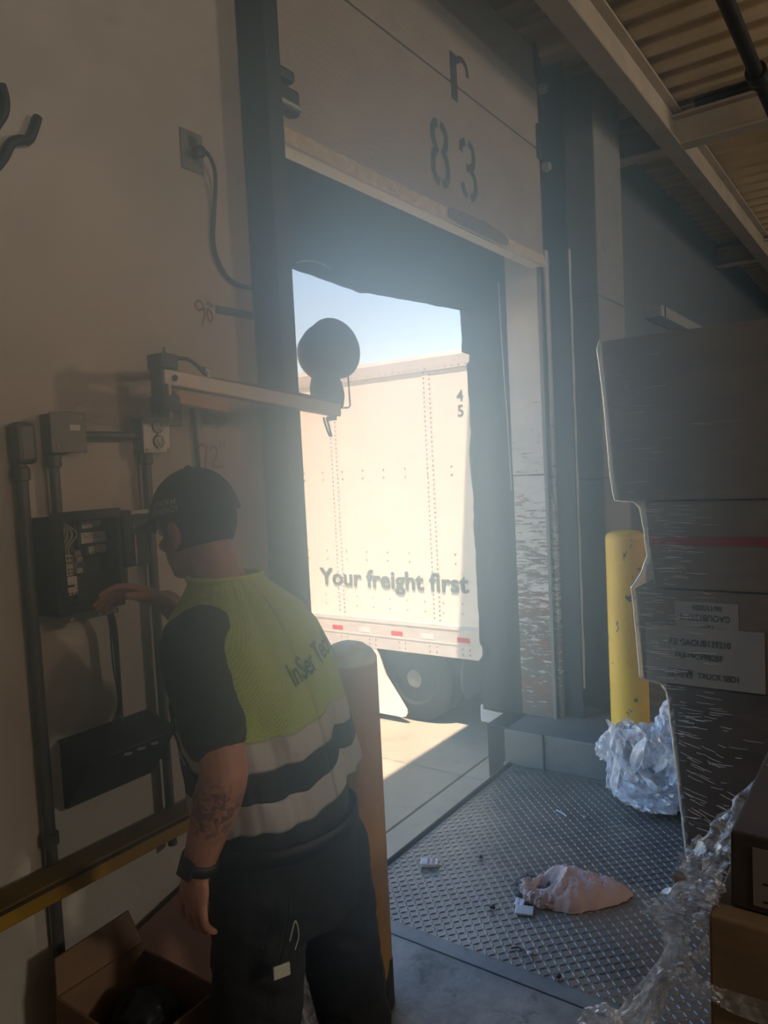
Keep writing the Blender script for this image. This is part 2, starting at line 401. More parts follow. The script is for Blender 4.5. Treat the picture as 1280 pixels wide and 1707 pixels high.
# left track post, and the right jamb with its tracks
tl = MB(); tl.box(1.784, 1.848, -0.12, -0.004, 0, 4.06)
t1 = struct(tl.build('trim_2', M_BLACKSTEEL, bevel=0.004))
MB().box(1.848, 1.862, -0.112, -0.095, 0, 4.0).build('track_lip', M_BLACKSTEEL, t1, bevel=0.002)
jr = thing('trim_3', (4.25, 0.1, 0.205), None, None, kind='structure')
MB().box(4.175, 4.26, 0.032, 0.238, 1.692, 3.1).build('jamb_board', M_JAMB, jr, bevel=0.004)
MB().box(4.179, 4.26, 0.032, 0.238, 0.206, 1.686).build('jamb_board', M_JAMB, jr, bevel=0.004)
MB().box(4.172, 4.186, 0.012, 0.032, 0.206, 3.02).build('edge_strip', M_COLUMN, jr, bevel=0.002)
MB().box(4.205, 4.2556, -0.012, 0.012, 0.206, 3.0).build('track_flange', M_JAMB, jr, bevel=0.002)
MB().box(4.262, 4.272, -0.125, 0.0, 0.206, 4.05).build('track_web', M_BLACKSTEEL, jr, bevel=0.002)
zig = [(0.206+i*0.09, 0.006*math.sin(i*1.7)) for i in range(32)]
q = MB()
for (z, d), (z2, d2) in zip(zig[2:], zig[3:]): q.add([(4.272, -0.128, z), (4.302+d, -0.128, z), (4.302+d2, -0.128, z2), (4.272, -0.128, z2), (4.272, -0.122, z), (4.302+d, -0.122, z), (4.302+d2, -0.122, z2), (4.272, -0.122, z2)], [(0, 1, 2, 3), (7, 6, 5, 4), (1, 5, 6, 2), (0, 3, 7, 4)])
q.build('track_angle', M_WHITESTEEL, jr)
MB().box(4.302, 4.36, -0.10, 0.0, 0.206, 4.05).build('track_channel', M_BLACKSTEEL, jr, bevel=0.003)
MB().box(4.40, 4.46, -0.06, 0.0, 0.206, 3.9).build('track_channel', M_BLACKSTEEL, jr, bevel=0.003)
MB().tube(smoothed([(4.195, 0.006, 2.98), (4.198, 0.0, 2.3), (4.193, 0.004, 1.75), (4.21, -0.01, 1.5), (4.215, -0.012, 1.38)]), 0.0045, 6).build('loose_cable', M_PIPE, jr, smooth=50)

# raised curb beside the leveler, with its steel corner plate
cb = thing('curb', (4.3, -0.4, 0), None, None, kind='structure')
MB().box(3.9, 4.7, -1.1, 0.215, 0, 0.205).build('curb_block', M_CURB, cb, bevel=0.008)
MB().box(3.885, 3.9, -0.02, 0.22, 0.0, 0.208).build('corner_plate', M_CURB, cb, bevel=0.003)
MB().box(3.93, 4.6, 0.218, 0.36, -0.35, 0.203).build('bumper_block', M_BLACKSTEEL, cb, bevel=0.01)
MB().box(4.25, 4.7, 0.37, 0.575, 0.08, 0.195).build('bumper_pad', M_WHITESTEEL, cb, bevel=0.01)

# ---------------------------------------------------------------- the yard
yard = thing('ground', (6, 12, -1.2), None, None, kind='structure')
xs = [-60, -30, -14, -6.2, -2.1, 2.05, 6.05, 8.9, 13.0, 17.2, 24, 34]; ys = [0.24, 1.78, 5.1, 9.6, 14.2, 20, 30, 45]
for i in range(len(xs)-1):
    for j in range(len(ys)-1):
        MB().box(xs[i]+0.007, xs[i+1]-0.007, ys[j]+0.007, ys[j+1]-0.007, -1.35, -1.2).build('slab', M_YARD, yard, bevel=0.008, seg=1)
MB().box(-60, 34, 0.24, 45, -1.5, -1.222).build('sub_base', plain('joint sand', (70, 62, 50), 0.9), yard)

# ---------------------------------------------------------------- dock seal: head curtain and side pads
seal = thing('dock_seal', (3.0, 0.24, 0.2), 'black fabric dock seal with ragged edges framing the doorway outside', 'dock seal')
def ragged(u, k, amp): return amp*fbm(Vector((u*k, 3.3, 7.1)))
q = MB()
def headf(u, v):
    x = 1.7+2.75*u
    zb = 2.664-0.010*math.exp(-((x-3.06)/0.035)**2)+(0.053*(x-3.06)/1.03 if x > 3.06 else 0.024*(3.06-x)/0.5)+0.004*fbm(Vector((x*8, 0, 0)))
    y = 0.50+0.006*math.sin(x*3.1+v*2.5)*(1-v)+0.005*fbm(Vector((x*2.5, v*3, 0)))
    return (x, y, zb+(3.55-zb)*v)
q.grid(headf, 90, 14); q.build('head_curtain', M_RUBBER, seal, smooth=60, solid=0.018)
q = MB()
def padr(u, v):
    z = 0.190+2.93*v
    yin = 0.545+0.014*fbm(Vector((z*3.1, 0, 1)))+0.006*fbm(Vector((z*17, 0, 4)))
    yin += -0.022 if z < 2.40 else (0.006 if z > 2.47 else -0.045)
    if 0.42 < z < 0.62: yin += 0.028*math.sin((z-0.42)/0.2*PI*2)
    y = 0.236+(yin-0.236)*u
    x = 4.192+0.007*math.sin(u*9+z*0.9)+0.008*fbm(Vector((u*3, z*1.3, 5)))
    return (x, y, z)
q.grid(padr, 20, 150); q.build('side_pad', M_RUBBER, seal, smooth=60, solid=0.016)
q = MB(); q.box(4.215, 4.42, 0.245, 0.53, 0.2, 3.1); q.build('foam_core', M_RUBBER, seal, bevel=0.02)
q = MB()
def padl(u, v): 
    z = 0.19+2.93*v
    return (1.70+0.012*math.sin(z*2.0+u*4), 0.245+0.29*u, z)
q.grid(padl, 8, 40); q.build('side_pad', M_RUBBER, seal, smooth=60, solid=0.016)
# a ripped thread of bright fabric at the corner, and the pull cord by the right pad
MB().tube(smoothed([(2.56, 0.478, 2.705), (2.62, 0.47, 2.725), (2.72, 0.47, 2.733), (2.80, 0.472, 2.722)]), 0.003, 5).build('loose_thread', M_WHITESTEEL, seal)
MB().tube(smoothed([(4.13, 0.26, 2.85), (4.14, 0.255, 2.4), (4.16, 0.25, 2.0), (4.168, 0.246, 1.6)]), 0.004, 6).build('pull_cord', M_WHITESTEEL, seal)

# ---------------------------------------------------------------- white trailer in the next bay
M_TRWHITE = plain('white trailer skin', (238, 232, 216), 0.35, 0, 0.05, 2, 0.02, 8)
M_TRRAIL = plain('trailer aluminium rail', (206, 202, 194), 0.4, 0.15, 0.12, 6, 0.05, 30)
M_RIVET = plain('dull rivet heads', (150, 142, 126), 0.5, 0.1, 0.1, 9, 0)
M_LETTER = plain('grey green lettering', (92, 104, 98), 0.5, 0, 0.05, 5, 0)
M_RED = plain('red reflector', (206, 24, 36), 0.3, 0, 0.08, 10, 0)
M_REFL = plain('white reflector', (226, 224, 216), 0.3, 0, 0.05, 10, 0)
M_TYRE = plain('tyre rubber', (30, 30, 31), 0.8, 0, 0.2, 20, 0.2)
M_FLAP = plain('grey mud flap', (120, 116, 108), 0.6, 0, 0.2, 12, 0.1)
tr = thing('trailer', (8.3, 7.2, -1.2), 'white freight trailer with riveted side panels beyond the doorway', 'trailer')
TX = 7.0; pitch_ = 1.345; ys_ = [0.62] + [1.22+pitch_*k for k in range(10)] + [14.3]
for a, b in zip(ys_, ys_[1:]):
    MB().box(TX, TX+0.02, a+0.002, b-0.002, 0.005, 2.80).build('side_panel', M_TRWHITE, tr)
for y in ys_[1:-1]:
    MB().box(TX-0.004, TX, y-0.055, y+0.055, 0.01, 2.795).build('seam_strip', M_TRWHITE, tr, bevel=0.002, seg=1)
q = MB(); q.add([(TX, 0.62, 2.80), (TX-0.02, 0.62, 2.81), (TX-0.02, 0.62, 2.95), (TX+0.03, 0.62, 2.985), (TX+0.06, 0.62, 2.985), (TX+0.06, 0.62, 2.80)], [])
q = MB(); q.prism([(TX+0.02, 0.62, 2.795), (TX-0.02, 0.62, 2.80), (TX-0.02, 0.62, 2.935), (TX+0.02, 0.62, 2.985), (TX+0.08, 0.62, 2.985), (TX+0.08, 0.62, 2.795)], (0, 13.68, 0))
q.build('top_rail', M_TRRAIL, tr)
br_ = MB().box(TX-0.018, TX+0.05, 0.62, 14.3, -0.345, 0.005).box(TX-0.024, TX-0.017, 0.62, 14.3, -0.20, -0.185).box(TX-0.026, TX-0.017, 0.62, 14.3, -0.035, -0.018).build('bottom_rail', M_TRRAIL, tr)
MB().box(TX+0.02, 9.55, 0.64, 14.3, 2.86, 2.93).build('roof', M_TRWHITE, tr)
MB().box(9.55, 9.58, 0.62, 14.3, -0.34, 2.95).build('side_wall', M_TRWHITE, tr)
MB().box(TX+0.02, 9.55, 14.27, 14.32, -0.34, 2.95).build('front_wall', M_TRWHITE, tr)
MB().box(TX+0.02, 9.55, 0.60, 0.64, -0.34, 2.95).build('rear_door', M_TRWHITE, tr)
MB().box(TX+0.05, 9.54, 0.66, 14.2, -0.30, -0.16).build('floor_frame', M_TYRE, tr)
# rivets: two staggered lines at each seam, two paired rows across, one along the top rail
q = MB()
def rivet(q, x, y, z, r):
    o = len(q.v)
    for rr, h in ((r, 0), (r*0.62, r*0.5)):
        for k in range(6): q.v.append(Vector((x-h, y+rr*math.cos(k*PI/3), z+rr*math.sin(k*PI/3))))
    q.v.append(Vector((x-r*0.62, y, z)))
    for k in range(6):
        k2 = (k+1) % 6; q.f.append((o+k, o+k2, o+6+k2, o+6+k)); q.f.append((o+6+k, o+6+k2, o+12))
for y in ys_[1:-4]:
    for dy in (-0.036, 0.036):
        z = 0.06
        while z < 2.78: rivet(q, TX-0.004, y+dy, z+(0.02 if dy > 0 else 0), 0.0115); z += 0.052
for z, r in ((1.665, .014), (1.755, .014), (0.80, .012), (0.70, .012), (0.255, .010), (0.145, .010)):
    y = 0.8
    while y < 10: rivet(q, TX, y, z, r); y += 0.30 if z > 0.5 else 0.24
y = 0.7
while y < 10: rivet(q, TX-0.02, y, 2.828, 0.010); y += 0.085
y = 0.9
while y < 8:
    for dy in (0, 0.09):
        for dz in (0, 0.06): rivet(q, TX-0.018, y+dy, -0.30+dz, 0.011)
    y += 0.42
tag(q.build('rivets', M_RIVET, tr, smooth=50), kind='stuff')
text_mb('Your freight first', 0.285, lambda u, v, w: (TX-0.010-w, 3.19-u*1.065, 0.385+v), 0.004, 0.0065).build('lettering', M_LETTER, tr)
for s_, z in (('4', 2.44), ('5', 2.28)):
    text_mb(s_, 0.172, lambda u, v, w: (TX-0.003-w, 2.155-u, z+v), 0.003, 0.002).build('fleet_digit', M_LETTER, tr)
y = 1.28
for k in range(14):
    MB().box(TX-0.021, TX-0.018, y, y+0.16, -0.165, -0.112).build('reflector', M_RED if k % 2 == 0 else M_REFL, br_)
    y += 0.16+0.30 if k % 2 == 0 else 0.16+0.255
sk = [(3.42, -0.345), (3.30, -0.66), (3.10, -0.93), (3.03, -1.03), (3.025, -1.07), (3.05, -1.11), (3.10, -1.125), (8.2, -1.125), (8.2, -0.345)]
MB().prism([(TX-0.012, y, z) for y, z in sk], (0.02, 0, 0)).build('side_skirt', M_TRWHITE, tr)
def wheel(x0, x1, y):
    q = MB(); w = x1-x0; r = 0.50
    q.lathe([(0.27, 0.03), (0.30, 0), (r-0.05, 0), (r, 0.04), (r, w-0.04), (r-0.05, w), (0.30, w), (0.27, w-0.03)], (x0, y, -1.2+r), (1, 0, 0), 36)
    w_ = q.build('wheel', M_TYRE, tr, smooth=40)
    MB().lathe([(0.27, 0.05), (0.12, 0.07), (0.10, 0.02), (0.02, 0.0)], (x0-0.01, y, -1.2+r), (1, 0, 0), 24).build('hub', M_FLAP, w_, smooth=40)
for y in (3.0, 4.25):
    for x0, x1 in ((7.12, 7.40), (7.44, 7.72), (8.85, 9.13), (9.17, 9.45)): wheel(x0, x1, y)
    MB().tube([(7.2, y, -0.7), (9.4, y, -0.7)], 0.07, 12).build('axle', M_TYRE, tr, smooth=40)
def flap(x0, x1, y):
    q = MB(); q.grid(lambda u, v: (x0+(x1-x0)*u, y+0.05*math.sin(v*2)-0.03*v, -0.36-0.52*v*(1-0.25*abs(2*u-1)**3)), 10, 10)
    q.build('mud_flap', M_FLAP, tr, smooth=60, solid=0.01)
flap(7.06, 7.66, 2.30); flap(8.88, 9.46, 2.30)

# ---------------------------------------------------------------- dock leveler plate
def m_plate():
    t = NT('dirty diamond plate')
    c = t.ramp(t.noise(1.6, 6, 0.65), [(0.32, lin((104, 97, 90))), (0.68, lin((152, 142, 128)))])
    g = t.ramp(t.noise(9, 5, 0.7, dist=0.4), [(0.5, (0, 0, 0)), (0.75, (1, 1, 1))])
    c = t.mix(t.math('MULTIPLY', g, 0.4), c, lin((150, 140, 126)))
    t.set(Base_Color=c, Roughness=t.math('ADD', t.math('MULTIPLY', t.noise(5, 5), 0.3), 0.26), Metallic=0.4)
    t.bump(t.noise(160, 3), 0.12, 0.002); return t.m
M_PLATE = m_plate()
PX0, PX1, PY0, PY1 = 2.282, 3.884, -1.96, 0.175
lev = thing('dock_leveler', (3.08, -0.9, 0), 'dirty diamond plate dock leveler set in the floor before the doorway', 'dock leveler')
MB().box(PX0, PX1, PY0, PY1, -0.016, 0.0).build('deck_plate', M_PLATE, lev, bevel=0.002)
q = MB(); s_ = 0.0262; j = 0
y = PY0+0.02
while y < PY1-0.015:
    x = PX0+0.015; i = 0
    while x < PX1-0.012:
        a = math.radians(45 if (i+j) % 2 == 0 else -45) + math.radians(4); ca, sa = math.cos(a), math.sin(a); L, w, h = 0.0140, 0.0040, 0.0030
        p = [(-L, 0, 0), (-L*.55, -w, 0), (L*.55, -w, 0), (L, 0, 0), (L*.55, w, 0), (-L*.55, w, 0), (-L*.62, 0, h), (L*.62, 0, h)]
        q.add([(x+u*ca-v*sa, y+u*sa+v*ca, wz) for u, v, wz in p], [(0, 1, 6), (1, 2, 7, 6), (2, 3, 7), (3, 4, 7), (4, 5, 6, 7), (5, 0, 6)])
        x += s_; i += 1
    y += s_; j += 1
tag(q.build('tread_lugs', M_PLATE, lev), kind='stuff')
MB().tube([(PX0+0.005, 0.19, 0.002), (PX1-0.005, 0.19, 0.002)], 0.014, 12).build('lip_hinge', M_BLACKSTEEL, lev, smooth=50)
MB().box(PX0, PX1, 0.176, 0.206, -0.30, -0.014).build('front_lip', M_BLACKSTEEL, lev)
for x in (2.5, 3.08, 3.66):
    MB().box(x-0.03, x+0.03, PY0, PY1, -0.14, -0.016).build('support_beam', M_BLACKSTEEL, lev)

# ---------------------------------------------------------------- yellow bollards
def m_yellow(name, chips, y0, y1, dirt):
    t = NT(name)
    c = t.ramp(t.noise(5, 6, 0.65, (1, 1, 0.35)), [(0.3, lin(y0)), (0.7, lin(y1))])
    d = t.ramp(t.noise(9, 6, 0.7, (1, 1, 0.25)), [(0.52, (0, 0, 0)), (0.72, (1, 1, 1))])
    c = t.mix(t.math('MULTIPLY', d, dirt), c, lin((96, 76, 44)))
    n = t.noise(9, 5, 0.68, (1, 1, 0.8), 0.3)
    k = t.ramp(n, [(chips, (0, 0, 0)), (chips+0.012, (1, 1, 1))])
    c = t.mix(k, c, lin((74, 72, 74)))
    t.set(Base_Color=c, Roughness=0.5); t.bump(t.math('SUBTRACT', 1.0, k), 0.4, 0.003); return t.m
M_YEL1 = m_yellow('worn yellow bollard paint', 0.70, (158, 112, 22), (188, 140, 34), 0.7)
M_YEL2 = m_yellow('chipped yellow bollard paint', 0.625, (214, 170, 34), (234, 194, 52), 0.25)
M_CAP = plain('flaking white bollard cap', (206, 210, 214), 0.55, 0, 0.35, 22, 0.6, 60)
M_SOOT_SHADE = plain('blackened bollard foot and rail shade', (54, 48, 36), 0.75, 0, 0.5, 14, 0.4, 40)
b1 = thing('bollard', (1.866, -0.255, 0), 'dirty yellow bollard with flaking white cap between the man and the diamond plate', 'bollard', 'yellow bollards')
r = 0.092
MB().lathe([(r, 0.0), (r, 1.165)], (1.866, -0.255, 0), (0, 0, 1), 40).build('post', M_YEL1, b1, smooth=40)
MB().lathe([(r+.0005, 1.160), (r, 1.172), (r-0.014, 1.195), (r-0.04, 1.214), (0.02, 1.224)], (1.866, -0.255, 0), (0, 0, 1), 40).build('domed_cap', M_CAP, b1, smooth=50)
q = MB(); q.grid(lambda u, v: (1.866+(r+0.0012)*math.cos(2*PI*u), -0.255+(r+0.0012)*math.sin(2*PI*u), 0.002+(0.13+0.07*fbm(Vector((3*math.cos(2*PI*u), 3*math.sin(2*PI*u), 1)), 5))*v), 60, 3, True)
q.build('scorched_foot', M_SOOT_SHADE, b1, smooth=60)
b2 = thing('bollard', (4.04, -0.475, 0.205), 'bright yellow chipped bollard behind the wrapped pallet stack, on the curb', 'bollard', 'yellow bollards')
r = 0.102
MB().lathe([(r, 0.205), (r, 1.335)], (4.04, -0.475, 0), (0, 0, 1), 40).build('post', M_YEL2, b2, smooth=40)
MB().lathe([(r+.0005, 1.33), (r-0.006, 1.352), (r-0.03, 1.368), (0.02, 1.374)], (4.04, -0.475, 0), (0, 0, 1), 40).build('domed_cap', M_YEL2, b2, smooth=50)

# ---------------------------------------------------------------- things on the left wall
M_BOXGREY = plain('grey steel box', (112, 110, 104), 0.5, 0.3, 0.25, 14, 0.08, 50)
M_BOXPALE = plain('pale steel cover', (166, 164, 156), 0.42, 0.35, 0.25, 22, 0.1, 60)
M_ENC = plain('dark enclosure steel', (44, 46, 46), 0.5, 0.3, 0.3, 12)
M_CONDUIT = plain('grey conduit', (92, 92, 88), 0.45, 0.45, 0.25, 12)
M_CABLE = plain('black cable', (26, 26, 28), 0.55, 0, 0.2, 20)
M_BLOCK = plain('pale terminal block', (186, 182, 166), 0.5, 0, 0.12, 20)
M_PAPER = plain('paper label', (206, 202, 196), 0.8, 0, 0.08, 20)
M_WIREW = plain('white wire', (190, 186, 174), 0.5, 0, 0.1, 20)
M_WIRER = plain('red brown wire', (104, 56, 44), 0.5, 0, 0.1, 20)
M_BLUETAPE = plain('blue tape', (62, 104, 132), 0.6, 0, 0.18, 20)
M_MARKER = plain('red marker', (120, 44, 38), 0.8, 0, 0.2, 20, 0)
M_RAILY = plain('worn yellow rail', (150, 116, 30), 0.5, 0, 0.35, 6, 0.1)
M_RAILD = plain('dark rail top', (104, 84, 38), 0.6, 0, 0.5, 7, 0.1)
M_ALU = plain('arm aluminium', (172, 168, 160), 0.42, 0.25, 0.15, 10)
M_WOODBAR = plain('tan painted bar', (196, 164, 122), 0.55, 0, 0.2, 8)
def screw(q, x, y, z, r=0.004, ax=(0, -1, 0)): q.lathe([(r, 0), (r*1.1, r*0.4), (r*0.5, r*0.8)], (x, y, z), ax, 8)
def screws(x, y, z, r, par):
    q = MB(); screw(q, x, y, z, r); return q.build('screw', M_GALV, par)
# high outlet with a cord running to the door post
pl = thing('wall_outlet', (1.567, 0, 2.695), 'small square outlet plate with a cord plugged in, high on the left wall', 'outlet')
MB().box(1.524, 1.608, -0.006, 0, 2.690, 2.808).build('cover_plate', M_BOXGREY, pl, bevel=0.003)
q = MB().box(1.553, 1.583, -0.0085, -0.004, 2.758, 2.790); screw(q, 1.567, -0.006, 2.752); q.build('socket', M_ENC, pl, bevel=0.002)
cd = tag(MB().tube(smoothed([(1.572, -0.03, 2.742), (1.590, -0.045, 2.737), (1.628, -0.030, 2.695), (1.634, -0.012, 2.600), (1.622, -0.010, 2.500), (1.640, -0.010, 2.435), (1.680, -0.010, 2.392), (1.730, -0.010, 2.380), (1.786, -0.010, 2.384)]), 0.0062, 8).build('power_cord', M_CABLE, smooth=60, origin=(1.786, -0.01, 2.384)),
         'dark power cord looping from the high outlet down to the door post', 'power cord')
MB().box(1.556, 1.584, -0.045, -0.008, 2.726, 2.756).build('plug', M_CABLE, cd, bevel=0.006)
# two square boxes joined by conduit
jb = thing('junction_box', (1.067, 0, 1.856), 'square grey junction box with blank cover and white sticker, top left of the panel', 'junction box')
MB().box(1.022, 1.112, -0.048, 0, 1.858, 1.952).build('body', M_BOXGREY, jb, bevel=0.003)
MB().box(1.019, 1.115, -0.052, -0.047, 1.855, 1.955).build('cover', M_BOXGREY, jb, bevel=0.002)
MB().box(1.070, 1.098, -0.0532, -0.0515, 1.910, 1.924).build('sticker', M_PAPER, jb)
for x, z in ((1.034, 1.868), (1.100, 1.942)): screws(x, -0.052, z, 0.004, jb)
ob = thing('outlet_box', (1.33, 0, 1.85), 'square steel box with two power sockets, above the open electrical panel', 'outlet')
MB().box(1.288, 1.372, -0.048, 0, 1.854, 1.946).build('body', M_BOXGREY, ob, bevel=0.003)
MB().box(1.284, 1.376, -0.053, -0.047, 1.850, 1.950).build('cover', M_BOXPALE, ob, bevel=0.004)
for z in (1.922, 1.882):
    s1 = MB().lathe([(0.0155, 0), (0.0155, 0.004), (0.013, 0.005)], (1.333, -0.053, z), (0, -1, 0), 20).build('socket', M_BOXPALE, ob, smooth=30)
    for dx in (-0.006, 0.006): MB().box(1.333+dx-0.0012, 1.333+dx+0.0012, -0.0588, -0.057, z-0.001, z+0.008).build('slot', M_CABLE, s1)
    MB().box(1.331, 1.335, -0.0588, -0.057, z-0.010, z-0.005).build('slot', M_CABLE, s1)
    q = MB().lathe([(0.019, 0), (0.019, 0.0018)], (1.333, -0.0528, z), (0, -1, 0), 20); q.build('rim', M_ENC, s1)
for x, z in ((1.294, 1.86), (1.366, 1.86), (1.333, 1.902), (1.333, 1.863)): screws(x, -0.053, z, 0.0045, ob)
def conduit(pts, r, label, fit=()):
    t = thing('conduit', Vector(pts[-1]), label, 'conduit', 'grey conduits on the left wall')
    MB().tube(pts, r, 12).build('pipe', M_CONDUIT, t, smooth=60)
    for z in fit: MB().lathe([(r, 0), (r+0.006, 0.003), (r+0.006, 0.03), (r, 0.034)], (pts[0][0], pts[0][1], z), (0, 0, 1), 14).build('coupling', M_CONDUIT, t, smooth=40)
    return t
conduit([(1.112, -0.026, 1.900), (1.288, -0.026, 1.900)], 0.011, 'short level conduit joining the blank box to the socket box')
c1 = conduit([(0.952, -0.026, 1.86), (0.952, -0.026, 0.0)], 0.0145, 'tall grey conduit running down past the left side of the panel to the floor', (1.79, 0.9))
MB().box(0.934, 0.984, -0.055, -0.004, 1.83, 1.93).build('conduit_elbow', M_CONDUIT, c1, bevel=0.012)
conduit([(1.036, -0.026, 1.857), (1.036, -0.026, 1.70)], 0.013, 'short conduit between the blank junction box and the panel', (1.82,))
conduit([(1.308, -0.026, 1.852), (1.308, -0.026, 0.74)], 0.013, 'conduit from the socket box down behind the man', (1.82,))
# the open electrical panel
en = thing('electrical_panel', (1.06, 0, 1.45), 'open dark electrical panel with terminal blocks and wires, where the man reaches', 'electrical panel')
q = MB(); q.box(0.975, 1.235, -0.012, 0, 1.462, 1.70).box(0.975, 0.985, -0.10, -0.01, 1.462, 1.70).box(1.150, 1.160, -0.10, -0.01, 1.462, 1.70)
q.box(0.975, 1.16, -0.10, -0.01, 1.69, 1.70).box(0.975, 1.16, -0.10, -0.01, 1.462, 1.472)
q.build('enclosure', M_ENC, en, bevel=0.002)
q = MB(); q.box(0.985, 1.002, -0.104, -0.098, 1.470, 1.69).box(0.972, 1.16, -0.106, -0.098, 1.688, 1.712).build('flange', M_ENC, en, bevel=0.002)
MB().box(0.985, 1.15, -0.018, -0.012, 1.475, 1.688).build('back_plate', M_BOXGREY, en)
def block(x0, x1, z0, z1, rows):
    b = MB().box(x0, x1, -0.058, -0.018, z0, z1).build('terminal_block', M_BLOCK, en, bevel=0.0025)
    q = MB()
    for z in rows:
        for k in range(4):
            x = x0+(x1-x0)*(0.14+0.24*k); q.lathe([(0.0030, 0), (0.0030, 0.0012)], (x, -0.0578, z), (0, -1, 0), 8)
    q.build('terminal_hole', M_CABLE, b)
block(1.012, 1.048, 1.553, 1.604, (1.596, 1.584, 1.568, 1.559))
block(1.014, 1.056, 1.503, 1.550, (1.508,))
MB().box(1.022, 1.046, -0.0600, -0.0575, 1.524, 1.530).build('printed_strip', M_ENC, en)
for x0, x1, z0, z1 in ((1.084, 1.113, 1.664, 1.682), (1.117, 1.138, 1.666, 1.682), (1.080, 1.152, 1.626, 1.653), (1.099, 1.117, 1.598, 1.617), (1.120, 1.148, 1.600, 1.619)):
    L_ = MB().box(x0, x1, -0.050, -0.030, z0, z1).build('labelled_module', M_PAPER, en, bevel=0.0015)
    q = MB()
    for k in range(3): q.box(x0+0.003, x0+(x1-x0)*(0.5+0.12*k), -0.0506, -0.0499, z1-0.005-k*0.005, z1-0.0035-k*0.005)
    q.build('print_line', M_BOXGREY, L_)
MB().box(1.076, 1.152, -0.036, -0.018, 1.590, 1.688).build('relay_bank', M_ENC, en, bevel=0.003)
for x, z in ((1.068, 1.604), (1.072, 1.588), (1.070, 1.560)): MB().box(x-0.009, x+0.009, -0.05, -0.018, z-0.007, z+0.007).build('fuse_clip', M_BOXPALE, en, bevel=0.002)
MB().box(1.060, 1.15, -0.045, -0.018, 1.478, 1.55).build('transformer', M_ENC, en, bevel=0.004)
for k in range(4):
    x = 1.017+k*0.0085
    MB().tube(smoothed([(x, -0.05, 1.604), (x+0.002, -0.052, 1.625), (x+0.014+0.004*k, -0.05, 1.652), (1.040+0.003*k, -0.045, 1.678), (1.030+0.006*k, -0.03, 1.688)], 5), 0.0016, 5).build('wire', M_WIREW, en, smooth=60)
for k in range(3):
    MB().tube(smoothed([(1.022+k*0.01, -0.045, 1.503), (1.026+k*0.012, -0.05, 1.488), (1.05+k*0.01, -0.05, 1.476)], 5), 0.0016, 5).build('wire', M_CABLE, en, smooth=60)
MB().box(1.168, 1.246, -0.10, 0, 1.555, 1.70).build('side_box', M_ENC, en, bevel=0.004)
q = MB().box(1.192, 1.246, -0.104, -0.099, 1.690, 1.702).box(1.196, 1.202, -0.104, -0.099, 1.56, 1.665); q.build('side_box_trim', M_BOXPALE, en, bevel=0.001)
q = MB().box(0.985, 1.13, -0.112, -0.098, 1.448, 1.461); q.build('lower_flange', M_BOXGREY, en, bevel=0.002)
for x in (1.0, 1.075, 1.095, 1.115): screws(x, -0.112, 1.4545, 0.005, en)
# bundle of wires down to the black box
wb = thing('wire_bundle', (1.155, -0.02, 1.13), 'bundle of dark and red wires hanging from the panel to the black box', 'wires')
for k in range(4):
    x = 1.150+0.006*k
    MB().tube(smoothed([(1.128+0.004*k, -0.06, 1.462), (x-0.004, -0.045, 1.40), (x+0.003*math.sin(k), -0.04, 1.30), (1.158+0.003*k, -0.04, 1.20), (1.140+(k-1.5)*0.014, -0.05, 1.134)], 6), 0.0028, 6).build('wire', M_WIRER if k == 3 else M_CABLE, wb, smooth=60)
# the black sloping box under the panel
bb = thing('control_box', (1.14, 0, 0.96), 'black wedge-shaped metal box under the panel, above the yellow rail', 'control box')
prof = [(0, 1.136), (-0.128, 1.104), (-0.012, 0.962), (0, 0.962)]
MB().prism([(1.008, y, z) for y, z in prof], (0.262, 0, 0)).build('body', M_BLACKSTEEL, bb, bevel=0.003)
MB().prism([(1.003, y, z) for y, z in ((0, 1.140), (-0.133, 1.1075), (-0.133, 1.1035), (0, 1.136))], (0.272, 0, 0)).build('lid', M_BLACKSTEEL, bb, bevel=0.0015)
q = MB()
for k in range(3):
    x = 1.11+k*0.04; MB().tube([(x, -0.118, 1.088), (x+0.02, -0.122, 1.086)], 0.004, 6).build('latch', M_GALV, bb, smooth=50)
MB().box(1.262, 1.274, -0.09, -0.02, 1.01, 1.05).build('side_tab', M_BLACKSTEEL, bb, bevel=0.003)
# yellow guard rail
gr = thing('guard_rail', (1.1, -0.086, 0), 'worn yellow square guard rail along the left wall behind the man', 'guard rail')
MB().box(-1.5, 1.66, -0.126, -0.047, 0.811, 0.857).build('rail', M_RAILY, gr, bevel=0.005)
MB().box(-1.5, 1.66, -0.122, -0.048, 0.857, 0.861).build('dark_top', M_RAILD, gr, bevel=0.001)  # top face in a darker, mottled brown-yellow
MB().box(-1.5, 1.66, -0.1285, -0.126, 0.848, 0.857).build('painted_shadow_line', M_SOOT_SHADE, gr)  # dark strip painted in for the shadow line below the rail's top edge
for x in (-1.0, 0.55, 1.63): MB().box(x-0.03, x+0.03, -0.115, -0.055, 0.0, 0.811).build('rail_post', M_RAILY, gr, bevel=0.004)
